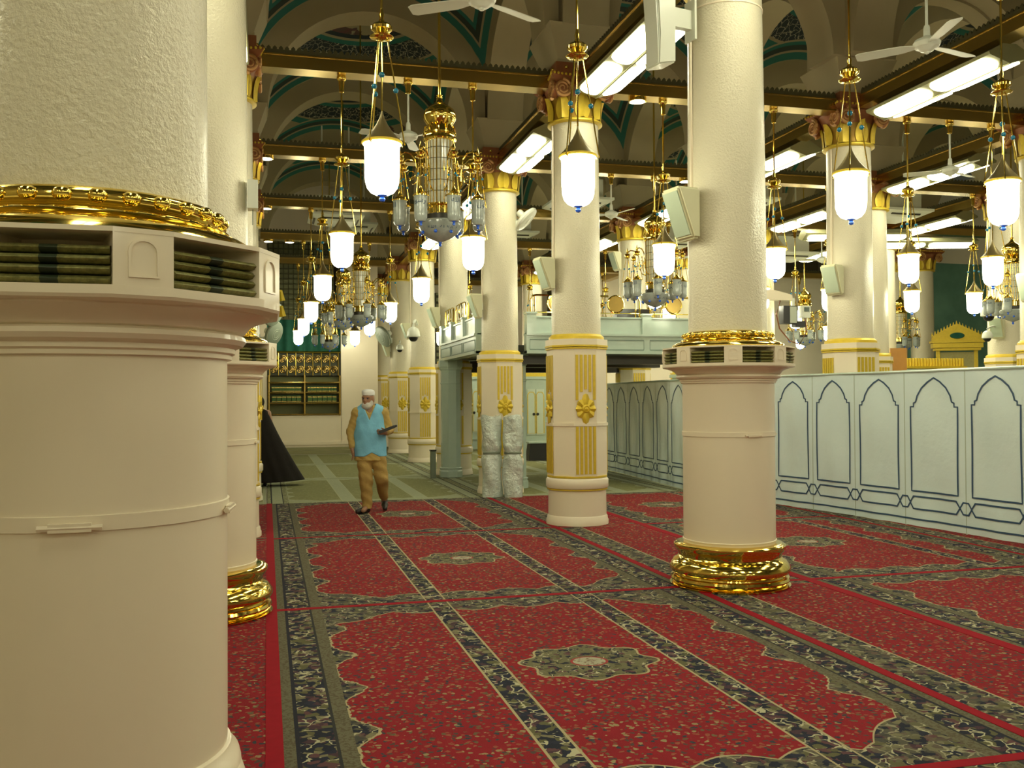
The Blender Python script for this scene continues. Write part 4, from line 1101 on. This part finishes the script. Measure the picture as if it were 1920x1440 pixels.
# pale green cabinets with gilded outlines
def cabinet(x, y, wd, h, label, crown=True):
    t = thing('cabinet', label, 'cabinet', (x, y, ZC))
    obj('body', MB().box((0, .2, h/2), (wd, .5, h)).box((0, .2, h+.03), (wd+.1, .6, .08)).box((0, .2, .33), (wd+.08, .56, .05)).mesh('b', smooth=False), 'sea', t)
    if crown: obj('gilded_crown', MB().box((0, .2, h+.16), (wd-.02, .5, .18)).mesh('c', smooth=False), 'gilt', t)
    for s in (-1, 1):
        d = obj('door', MB().box((s*wd*.12, -.06, h*.55), (wd*.22, .03, h*.62)).mesh('d', smooth=False), mat_door, t)
        q = MB(); w2 = wd*.10; z0, z1 = h*.26, h*.82; c0 = s*wd*.12
        q.ribbon([(c0-w2, z0), (c0+w2, z0), (c0+w2, z1-.08), (c0+w2*.5, z1), (c0-w2*.5, z1), (c0-w2, z1-.08)], .022, -.076, .006, True)
        obj('gilded_line', q.mesh('q', smooth=False), 'gilt', d)
        obj('handle', MB().lathe([(.0001, .03), (.035, .025), (.045, 0)], 14).xf(Matrix.Translation((s*wd*.05, -.076, h*.52)) @ Matrix.Rotation(PI/2, 4, 'X')), 'black', d)
        q = MB(); c0 = s*wd*.38; w2 = wd*.06
        q.ribbon([(c0-w2, z0), (c0+w2, z0), (c0+w2, z1), (c0-w2, z1)], .022, -.052, .006, True); q.ribbon([(c0-w2, .08), (c0+w2, .08), (c0+w2, h*.13), (c0-w2, h*.13)], .02, -.052, .006, True)
        obj('side_line', q.mesh('q', smooth=False), 'gilt', t)
    return t
mat_door = mat('pale_door', (.58, .66, .56), .4)
cabinet(7.62, 27.05, 1.12, 2.15, 'pale green cabinet with gilded outlines and two round black handles')
cabinet(9.1, 28.6, 1.0, 1.95, 'plain pale green cabinet beside the gilded one')
cabinet(6.2, 29.3, 1.1, 2.2, 'pale green cabinet with gilded lines seen behind the gallery pillar')
t = thing('low_bench', 'low black-sided bench with a pale top under the gallery', 'bench', (6.75, 23.6, ZC)); obj('top', MB().box((0, 0, .46), (.66, .4, .04)).mesh('t', smooth=False), 'sea', t)
obj('body', MB().box((0, 0, .22), (.66, .36, .44), taper=.82).mesh('b', smooth=False), 'black', t)
t = thing('black_post', 'short dark steel box standing on the green carpet by the octagonal pillar', 'box', (3.22, 19.0, ZC)); obj('body', MB().box((0, 0, .27), (.10, .12, .54)).mesh('b', smooth=False), 'grey', t); obj('cap', MB().box((0, 0, .55), (.12, .14, .03)).mesh('c', smooth=False), 'black', t)

# two wrapped bundles leaning on the column
def bundle(x, y, lean, seed, label):
    r = random.Random(seed); t = thing('wrapped_bundle', label, 'bundle', (x, y, 0), r.uniform(-.1, .1), None)
    vs_ = []; fs = []; n, m_ = 28, 26; H_ = 1.32
    for j in range(m_+1):
        v = j/m_; z = v*H_
        for i in range(n):
            a = 2*PI*i/n; rr = .158 + .006*math.sin(3*a+seed)+.008*math.sin(5*a+v*9+seed*2)
            tie = math.exp(-((v-.545)/.035)**2)*.035; rr -= tie; rr += .012*math.sin(v*14+2*a+seed)
            if v > .97: rr *= .93
            # flattened roll
            vs_.append((rr*math.cos(a), rr*.72*math.sin(a), z + (.02*math.sin(2*a+seed) if j == m_ else 0)))
        if False: pass
    for j in range(m_):
        for i in range(n): fs.append((j*n+i, j*n+(i+1) % n, (j+1)*n+(i+1) % n, (j+1)*n+i))
    fs += [tuple(range(n))[::-1], tuple(m_*n+i for i in range(n))]
    obj('wrap', MB()._add(vs_, fs).mesh('w', ang=60), 'silver', t)
    obj('tie', MB().lathe([(.138, .70), (.142, .705), (.142, .735), (.138, .74)], 28, sy=.74), 'grey', t)
    t.rotation_euler = (lean, 0, t.rotation_euler[2])
bundle(3.515, 15.08, -.02, 1, 'silver wrapped bundle on the cream wall side of its twin, leaning on a column')
bundle(3.845, 14.98, -.02, 4, 'silver wrapped bundle on the vinyl screen side of its twin, leaning on a column')

# gilded pulpit and rails far behind the screen
pu = thing('pulpit_gate', 'gilded gateway of the pulpit with crested pediment and green cartouche', 'pulpit', (17.6, 21.5, .2), -.5)
obj('posts', MB().box((-.46, 0, 1.2), (.09, .09, 2.8)).box((.46, 0, 1.2), (.09, .09, 2.8)).mesh('p', smooth=False), 'gilt', pu)
obj('panel', MB().box((0, .02, 1.35), (.84, .06, 2.4)).mesh('p', smooth=False), mat('gilt_panel', (.45, .40, .16), .5, c2=(.30, .28, .10), vscale=25), pu)
obj('lintel', MB().box((0, 0, 2.62), (1.12, .3, .06)).box((0, 0, 2.72), (1.22, .36, .12)).box((0, 0, 2.82), (1.28, .4, .06)).mesh('l', smooth=False), 'gilt', pu)
obj('pediment', MB().prism([(-.62, 2.85), (.62, 2.85), (.60, 2.98), (.30, 3.15), (0, 3.30), (-.30, 3.15), (-.60, 2.98)], -.08, .08).mesh('p', smooth=False), 'gilt', pu)
q = MB()
for i in range(17):
    u = -.6+1.2*i/16; q.prism([(u-.025, 3.28-.5*abs(u)), (u+.025, 3.28-.5*abs(u)), (u, 3.38-.5*abs(u))], -.03, .03)
obj('cresting', q.mesh('c', smooth=False), 'gilt', pu)
obj('cartouche', MB().lathe([(.0001, 0), (.18, 0), (.16, .03), (.0001, .03)], 20, sy=.45).xf(Matrix.Translation((0, -.09, 2.98)) @ Matrix.Rotation(PI/2, 4, 'X')), 'curtain', pu)
obj('door_arch', MB().prism([(-.28, .1), (.28, .1), (.28, 1.9), (.14, 2.08), (0, 2.16), (-.14, 2.08), (-.28, 1.9)], -.05, -.03).mesh('d', smooth=False), 'dark', pu)
rl = thing('gilded_balustrade', 'gilded balustrade on a pale marble base beside the pulpit', 'balustrade', (14.1, 18.95, ZC), -.05)
obj('base', MB().box((0, 0, 1.1), (3.0, .3, 2.2)).mesh('b', smooth=False), 'sea', rl)
q = MB().box((0, 0, 2.24), (3.0, .34, .05))
for i in range(40): q.lathe([(.03, 2.26), (.036, 2.32), (.03, 2.45)], 8, (-1.46+i*.075, -.05, 0))
obj('balusters', q, 'gilt', rl)
wf = thing('wooden_lectern', 'varnished wooden panel standing beside the gilded pulpit', 'lectern', (12.95, 17.6, ZC), -.3)
obj('panel', MB().box((0, 0, 1.3), (.34, .06, 2.6)).mesh('p', smooth=False), 'wood', wf); obj('edge', MB().box((-.21, 0, 1.25), (.09, .10, 2.5)).box((-.21, -.04, 2.3), (.11, .06, .2)).mesh('e', smooth=False), 'gilt', wf); obj('foot', MB().box((0, 0, .03), (.5, .3, .06)).mesh('f', smooth=False), 'wood', wf)
for i, x in enumerate((10.6, 11.6)):
    cabinet(x, 22.5, .9, 2.1, 'low pale green cabinet with a gilded top rail beyond the screen, %s of two' % ('first', 'second')[i])
# projector on a beam bracket
pj = thing('projector_rig', 'grey projector boxes hung from a cream bracket beside the shelf column', 'projector', (9.05, 15.38, 2.82))
obj('bracket', MB().prism([(-.97, .52), (.05, .50), (.05, .60), (-.30, .68), (-.97, .70)], -.08, .08).mesh('b', smooth=False), 'cream', pj)
obj('display', MB().box((-.02, -.05, .24), (.28, .16, .32)).mesh('d', smooth=False), 'black', pj); obj('display_face', MB().box((.03, -.135, .24), (.13, .01, .29)).mesh('d', smooth=False), 'foam', pj)
obj('controller', MB().box((.30, -.05, .30), (.16, .16, .22)).mesh('c', smooth=False), 'white', pj); obj('controller_screen', MB().box((.30, -.135, .34), (.10, .01, .08)).mesh('c', smooth=False), 'screen', pj)
obj('lower_unit', MB().box((.20, -.02, .08), (.20, .14, .11)).mesh('l', smooth=False), 'black', pj); obj('hanger', MB().box((.1, 0, .45), (.05, .05, .20)).mesh('h', smooth=False), 'white', pj)
obj('cable', MB().tube([(-.15, 0, .50), (-.24, -.02, .25), (-.18, -.02, .0), (.02, -.02, -.22), (.22, -.02, -.28), (.36, -.02, -.05), (.33, -.02, .2)], .012, 6), 'rust', pj)
# teal painted end wall seen on the far side
struct('wall_teal', MB().box((20.5, 24.8, 2.8), (8, .2, 5.6)).mesh('w', smooth=False), 'teal', (0, 0, 0), (0, 0, 0))

# ================================================================ PEOPLE (surfaces grown from distance fields)
def sdf_mesh(f, lo, hi, h):
    lo = np.array(lo, float); n = np.ceil((np.array(hi)-lo)/h).astype(int)+1
    ax = [lo[i]+h*np.arange(n[i]) for i in range(3)]
    X, Y, Z = np.meshgrid(*ax, indexing='ij'); D = f(X, Y, Z).astype(np.float32)
    s = D < 0
    cnt = np.zeros(tuple(n-1), np.int8); P = np.zeros(tuple(n-1)+(3,)); E_ = np.zeros(tuple(n-1))
    off = [(i, j, k) for i in (0, 1) for j in (0, 1) for k in (0, 1)]
    sl = lambda o: tuple(slice(o[i], n[i]-1+o[i]) for i in range(3))
    for a in range(3):
        for o in off:
            if o[a]: continue
            q = list(o); q[a] = 1; q = tuple(q)
            d0, d1 = D[sl(o)], D[sl(q)]; c = (d0 < 0) != (d1 < 0)
            t = np.where(c, d0/np.where(np.abs(d0-d1) < 1e-9, 1, d0-d1), 0)
            for i in range(3): P[..., i] += np.where(c, o[i] + (t if i == a else 0), 0)
            E_ += c
    act = E_ > 0; idx = -np.ones(act.shape, int); idx[act] = np.arange(act.sum())
    cells = np.argwhere(act); V = lo + h*(cells + P[act]/E_[act][:, None])
    F = []
    for a in range(3):
        b, c = [(1, 2), (2, 0), (0, 1)][a]
        q0 = [slice(None)]*3; q1 = [slice(None)]*3; q0[a] = slice(0, n[a]-1); q1[a] = slice(1, n[a])
        s0, s1 = s[tuple(q0)], s[tuple(q1)]; cr = np.argwhere(s0 != s1)
        ok = (cr[:, b] > 0) & (cr[:, c] > 0) & (cr[:, b] < n[b]-1) & (cr[:, c] < n[c]-1); cr = cr[ok]
        sg = s0[tuple(cr.T)]
        def g(db, dc):
            e = cr.copy(); e[:, b] += db; e[:, c] += dc; return idx[tuple(e.T)]
        A, B, C_, D_ = g(-1, -1), g(0, -1), g(0, 0), g(-1, 0)
        F += [tuple(r) for r in np.where(sg[:, None], np.stack([A, B, C_, D_], 1), np.stack([D_, C_, B, A], 1)).tolist()]
    return MB()._add(V.tolist(), F).mesh('body', ang=180, fix=False)
def cone(a, b, ra, rb):
    a = np.array(a, float); b = np.array(b, float)
    def f(X, Y, Z):
        d = b-a; t = np.clip(((X-a[0])*d[0]+(Y-a[1])*d[1]+(Z-a[2])*d[2])/(d@d), 0, 1)
        return np.sqrt((X-a[0]-t*d[0])**2+(Y-a[1]-t*d[1])**2+(Z-a[2]-t*d[2])**2) - (ra+(rb-ra)*t)
    return f
def ell(c, r, rz=0):
    def f(X, Y, Z):
        x, y = X-c[0], Y-c[1]; u = x*math.cos(rz)+y*math.sin(rz); v = -x*math.sin(rz)+y*math.cos(rz)
        k = np.sqrt((u/r[0])**2+(v/r[1])**2+((Z-c[2])/r[2])**2); return (k-1)*min(r)
    return f
def econe(a, b, ra, rb, flat):
    """tapered limb / trunk with an elliptic section: thinner in y by flat"""
    a2 = (a[0], a[1]/flat, a[2]); b2 = (b[0], b[1]/flat, b[2]); g = cone(a2, b2, ra, rb)
    return lambda X, Y, Z: g(X, Y/flat, Z)*flat
def U(*fs, k=.02):
    def f(X, Y, Z):
        r = fs[0](X, Y, Z)
        for g in fs[1:]:
            d = g(X, Y, Z); h = np.clip(.5+.5*(d-r)/k, 0, 1); r = d+(r-d)*h - k*h*(1-h)
        return r
    return f
def cut(f, *gs):
    def q(X, Y, Z):
        r = f(X, Y, Z)
        for g in gs: r = np.maximum(r, -g(X, Y, Z))
        return r
    return q
def keep(f, g): return lambda X, Y, Z: np.maximum(f(X, Y, Z), g(X, Y, Z))
def head_fs(c, yaw):
    """head centre c; yaw turns the face from -y towards -x"""
    def p(x, y, z): return (c[0]+x*math.cos(yaw)+y*math.sin(yaw), c[1]-x*math.sin(yaw)+y*math.cos(yaw), c[2]+z)
    fs = [ell(p(0, .01, .03), (.077, .096, .095), -yaw), ell(p(0, -.018, -.035), (.062, .078, .085), -yaw), cone(p(0, -.09, .012), p(0, -.112, -.018), .010, .017),
          ell(p(0, -.085, -.062), (.027, .018, .010), -yaw), ell(p(0, -.072, -.10), (.032, .028, .024), -yaw), ell(p(.078, .012, -.005), (.012, .022, .034), -yaw), ell(p(-.078, .012, -.005), (.012, .022, .034), -yaw),
          cone(p(.02, -.088, .030), p(.05, -.076, .032), .010, .009), cone(p(-.02, -.088, .030), p(-.05, -.076, .032), .010, .009)]
    eyes = [ell(p(s*.030, -.094, .012), (.016, .013, .010), -yaw) for s in (-1, 1)]
    return fs, eyes, p
def hand_fs(w, d, side, curl=.5, sc_=1.0):
    """palm at wrist w along direction d, five fingers; side = direction of the thumb, curl bends towards n"""
    d = Vector(d).normalized(); sd = Vector(side); sd = (sd - d*sd.dot(d)).normalized(); n_ = d.cross(sd)
    w = Vector(w); s = sc_; fs = [econe_v(w, w+d*.085*s, .030*s, .036*s)]
    fs = [cone(w, w+d*.045*s+sd*.018*s, .024*s, .021*s), cone(w, w+d*.08*s+sd*.022*s, .022*s, .016*s), cone(w, w+d*.08*s-sd*.022*s, .022*s, .015*s), cone(w, w+d*.085*s, .022*s, .017*s)]
    for i, (o, L_) in enumerate(((.028, .068), (.010, .078), (-.009, .072), (-.027, .056))):
        b0 = w + d*.085*s + sd*o*s; c_ = curl; k1 = b0 + (d*math.cos(c_)+n_*math.sin(c_))*L_*.5*s; k2 = k1 + (d*math.cos(2.1*c_)+n_*math.sin(2.1*c_))*L_*.5*s
        fs += [cone(b0, k1, .0095*s, .0088*s), cone(k1, k2, .0088*s, .0072*s)]
    t0 = w + d*.030*s + sd*.022*s; t1 = t0 + (d*.6+sd*.75+n_*.25)*.042*s; t2 = t1 + (d*.85+sd*.2+n_*.4)*.032*s
    fs += [cone(t0, t1, .013*s, .011*s), cone(t1, t2, .011*s, .0085*s)]
    return fs
def econe_v(a, b, ra, rb): return cone(tuple(a), tuple(b), ra, rb)

def walking_man(loc, rz):
    t = thing('person', 'person in sky blue vest, khaki shirt and trousers and white cap walking', 'person', loc, rz)
    hc = (-.03, -.015, 1.585); hf, eyes, hp = head_fs(hc, .42)
    # joints (x to the picture right, -y towards the viewer)
    shR, shL = (-.185, .0, 1.40), (.185, .01, 1.40)
    elR, wrR = (-.275, .03, 1.13), (-.25, -.05, .885)
    elL, wrL = (.275, .05, 1.15), (.215, -.16, 1.115)
    hipR, hipL = (-.095, 0, .86), (.10, 0, .86)
    knR, anR = (-.06, -.10, .46), (-.045, -.10, .09)
    knL, anL = (.155, -.05, .47), (.195, .20, .16)
    handR = hand_fs(wrR, (.18, -.10, -1), (.3, -1, 0), .35); handL = hand_fs(wrL, (-.75, -.55, .12), (.1, -.2, 1), .75)
    torso = [econe((0, 0, .92), (0, 0, 1.12), .155, .15, .72), econe((0, 0, 1.12), (0, .01, 1.36), .15, .165, .62), cone(shR, shL, .06, .06), cone((0, .015, 1.40), (-.01, .0, 1.50), .062, .056)]
    legs = [cone(hipR, knR, .085, .058), cone(knR, anR, .055, .038), cone(hipL, knL, .085, .058), cone(knL, anL, .055, .038), cone(anR, (-.10, -.24, .045), .036, .03), cone(anL, (.20, .16, .06), .036, .03)]
    arms = [cone(shR, elR, .052, .042), cone(elR, wrR, .041, .027), cone(shL, elL, .052, .042), cone(elL, wrL, .041, .027)]
    skin_f = cut(U(U(*(torso+hf+legs+arms), k=.028), U(*handR, k=.008), U(*handL, k=.008), k=.012), *eyes)
    obj('body', sdf_mesh(skin_f, (-.40, -.42, 0), (.40, .36, 1.72), .0095), 'skin', t)
    for s in (-1, 1): obj('eye', MB().ball(hp(s*.030, -.078, .012), .013, 10, 8), 'ink', t)
    # beard and short hair
    bf = keep(U(ell(hp(0, -.058, -.088), (.066, .064, .062), -.42), ell(hp(.055, -.01, -.05), (.028, .045, .06), -.42), ell(hp(-.055, -.01, -.05), (.028, .045, .06), -.42), k=.02), lambda X, Y, Z: -(U(ell(hp(0, -.1, .0), (.05, .06, .055), -.42), ell(hp(0, -.125, -.062), (.026, .025, .010), -.42), k=.005)(X, Y, Z)))
    bf2 = keep(bf, lambda X, Y, Z: Z-(hc[2]-.015))
    obj('beard', sdf_mesh(bf2, (-.16, -.17, 1.40), (.10, .10, 1.62), .006), 'hair', t)
    hr = keep(ell(hp(0, .02, .02), (.083, .098, .085), -.42), lambda X, Y, Z: np.maximum(Z-(hc[2]+.06), -(Y-(hc[1]+.01))))
    obj('hair', sdf_mesh(hr, (-.16, -.12, 1.46), (.10, .14, 1.68), .006), 'hair', t)
    q = MB().lathe([(.084, 0), (.088, .004), (.090, .045), (.086, .062), (.070, .076), (.040, .084), (.0001, .086)], 32, sy=1.14)
    obj('cap', q, 'cap', t, hp(0, .012, .058), (.02, .03, -.42))
    # shirt: sleeves, collar, tails
    sl_ = [cone(shR, elR, .068, .057), cone(elR, (-.255, -.035, .93), .056, .043), cone(shL, elL, .068, .057), cone(elL, (.228, -.13, 1.118), .056, .043)]
    wrk = lambda X, Y, Z: .003*np.sin(Z*70+X*55+Y*30)*np.sin(Z*23+X*10)
    tors2 = U(econe((0, 0, .74), (0, 0, 1.12), .226, .19, .68), econe((0, 0, 1.12), (0, .01, 1.36), .19, .19, .60), cone(shR, shL, .072, .072), k=.03)
    shirt = U(keep(tors2, lambda X, Y, Z: .725-Z), *sl_, k=.03)
    shirt2 = lambda X, Y, Z: shirt(X, Y, Z) + wrk(X, Y, Z)
    obj('shirt', sdf_mesh(cut(shirt2, cone((-.01, -.06, 1.47), (-.015, -.14, 1.40), .045, .03)), (-.42, -.30, .70), (.42, .26, 1.50), .0095), 'khaki', t)
    cl_ = keep(cone((0, .015, 1.43), (-.01, .005, 1.49), .082, .070), lambda X, Y, Z: np.maximum(Z-1.487+.35*np.maximum(-Y-.03, 0), 1.42-Z))
    obj('collar', sdf_mesh(cut(cl_, cone((-.01, .0, 1.40), (-.012, .0, 1.55), .064, .058), cone((-.015, -.16, 1.36), (-.012, -.05, 1.46), .045, .014)), (-.12, -.12, 1.40), (.12, .12, 1.52), .006), 'khaki', t)
    vt = U(econe((0, 0, .80), (0, 0, 1.10), .232, .214, .68), econe((0, 0, 1.10), (0, .01, 1.36), .214, .200, .66), cone((-.15, .0, 1.405), (.15, .01, 1.405), .078, .078), k=.03)
    vt2 = lambda X, Y, Z: np.maximum(vt(X, Y, Z) + .004*np.sin(X*31-Z*9)*np.sin(Z*24+X*13+1), (.785+.055*np.clip(1-np.abs(X-.02)/.10, 0, 1)*(Y < 0)) - Z)
    arm_h = lambda X, Y, Z: np.minimum(np.where(X < 0, 1, 9)*0+cone((-.30, .0, 1.22), (-.225, .0, 1.44), .105, .055)(X, Y, Z), cone((.30, .0, 1.22), (.225, .0, 1.44), .105, .055)(X, Y, Z))
    vneck = lambda X, Y, Z: np.where(Y < .02, np.maximum(np.abs(X+.012) - (Z-1.30)*.42, 1.30-Z), 9)
    bneck = cone((0, .02, 1.46), (0, .02, 1.60), .075, .085)
    inner = lambda X, Y, Z: vt(X, Y, Z)+.016
    obj('vest', sdf_mesh(cut(vt2, arm_h, vneck, bneck, inner), (-.30, -.22, .76), (.30, .22, 1.52), .0085), 'vest', t)
    # trousers
    tr = U(econe((0, 0, .80), (0, 0, .90), .185, .185, .72), cone(hipR, knR, .112, .092), cone(knR, (-.045, -.105, .09), .092, .070), cone(hipL, knL, .112, .092), cone(knL, (.188, .175, .20), .092, .066), k=.03)
    tr2 = lambda X, Y, Z: tr(X, Y, Z) + .005*np.sin(Z*45+X*25+Y*20)
    tr3 = keep(tr2, lambda X, Y, Z: np.maximum(Z-.90, .055+.09*(Y > .06)-Z))
    obj('trousers', sdf_mesh(tr3, (-.28, -.30, .06), (.34, .34, .94), .0095), 'trouser', t)
    def shoe(heel, toe, name, up_=.055):
        h, to = Vector(heel), Vector(toe); f = U(cone(h, h+(to-h)*.5, .042, .044), cone(h+(to-h)*.5, to, .044, .034), cone(h, h+Vector((0, 0, up_)), .04, .044), k=.02)
        lo = [min(h[i], to[i])-.07 for i in range(3)]; hi = [max(h[i], to[i])+.11 for i in range(3)]
        obj(name, sdf_mesh(keep(f, lambda X, Y, Z: .004-Z), lo, hi, .0075), 'shoe', t)
    shoe((-.045, -.10, .045), (-.175, -.24, .036), 'shoe'); shoe((.20, .215, .12), (.205, .06, .036), 'shoe', .06)
    # what he holds
    h = thing('handset', 'dark handset held in the hand of the person in the blue vest', 'handset', (0, 0, 0))
    mr = Matrix.Translation(loc) @ rot_z(rz) @ Matrix.Translation((.19, -.225, 1.145)) @ Matrix.Rotation(-.35, 4, 'Y') @ rot_z(.25)
    h.matrix_world = mr
    obj('case', MB().box((.04, 0, .005), (.23, .03, .042)).mesh('c', smooth=False), 'black', h); obj('end_grip', MB().lathe([(.016, 0), (.018, .03), (.012, .05)], 12).xf(Matrix.Translation((.15, 0, .005)) @ Matrix.Rotation(PI/2, 4, 'Y')), 'black', h)
walking_man((1.41, 13.60, .012), -.10)

def cloaked(loc, rz, label, cloak_m, flare, head_m=None, face='skin2', scarf=None):
    t = thing('person', label, 'person', loc, rz)
    hc = (0, 0, 1.53); hf, eyes, hp = head_fs(hc, .9)
    hR = hand_fs((-.22, -.02, .80), (0, -.1, -1), (.2, -1, 0), .4); hL = hand_fs((.22, -.02, .80), (0, -.1, -1), (-.2, -1, 0), .4)
    f = U(econe((0, 0, .9), (0, 0, 1.32), .15, .155, .65), cone((-.17, 0, 1.34), (.17, 0, 1.34), .055, .055), cone((0, .01, 1.34), (0, 0, 1.46), .058, .052), cone((-.18, 0, 1.34), (-.24, .02, 1.07), .05, .04), cone((-.24, .02, 1.07), (-.22, -.02, .80), .04, .026),
          cone((.18, 0, 1.34), (.24, .02, 1.07), .05, .04), cone((.24, .02, 1.07), (.22, -.02, .80), .04, .026), cone((-.09, 0, .86), (-.09, -.05, .45), .085, .055), cone((-.09, -.05, .45), (-.08, -.04, .08), .052, .036), cone((.09, 0, .86), (.10, .03, .45), .085, .055), cone((.10, .03, .45), (.12, .08, .08), .052, .036),
          cone((-.08, -.04, .06), (-.10, -.18, .04), .036, .03), cone((.12, .08, .06), (.12, -.06, .04), .036, .03), *hf, k=.028)
    f = cut(U(f, U(*hR, k=.008), U(*hL, k=.008), k=.012), *eyes)
    obj('body', sdf_mesh(f, (-.36, -.32, 0), (.36, .26, 1.68), .011), face, t)
    def ck(X, Y, Z):
        v = np.clip((1.40-Z)/1.32, 0, 1); cx = flare*v**1.25; rx = .175+.13*v+flare*.52*v**1.2; ry = .14+.16*v
        a = np.arctan2(Y, X-cx); k = np.sqrt(((X-cx)/rx)**2+(Y/ry)**2); k = k + .035*v*np.sin(a*9)
        d = (k-1)*np.minimum(rx, ry); top = Z-1.42+.55*np.maximum(np.abs(X)-.10, 0); return np.maximum(np.maximum(d, top), (.065+flare*.10*np.clip(X/.8, 0, 1))-Z)
    obj('cloak', sdf_mesh(ck, (-.5, -.45, .03), (1.1, .45, 1.46), .0125), cloak_m, t)
    if scarf:
        s = keep(U(ell(hp(0, .012, .02), (.095, .112, .115), -.9), cone((0, .05, 1.50), (0, .07, 1.28), .085, .14), k=.03), lambda X, Y, Z: -(ell(hp(0, -.11, -.02), (.062, .075, .085), -.9)(X, Y, Z)))
        obj('headscarf', sdf_mesh(s, (-.2, -.2, 1.14), (.2, .25, 1.70), .009), scarf, t)
    for s, (x, y) in ((-1, (-.09, -.10)), (1, (.12, .02))): obj('shoe', sdf_mesh(keep(cone((x, y+.07, .045), (x, y-.10, .036), .044, .036), lambda X, Y, Z: .004-Z), (x-.07, y-.17, -.01), (x+.07, y+.15, .12), .009), 'shoe', t)
cloaked((-.16, 18.3, .0105), 0, 'person in a long flaring black cloak stepping behind a gilded column', 'cloak', .36, scarf='cloak')
cloaked((7.43, 20.95, .0105), .3, 'person in white robe and pink headscarf by the far end of the screen', 'robe', .06, scarf='pink')
print('objects', len(bpy.data.objects))
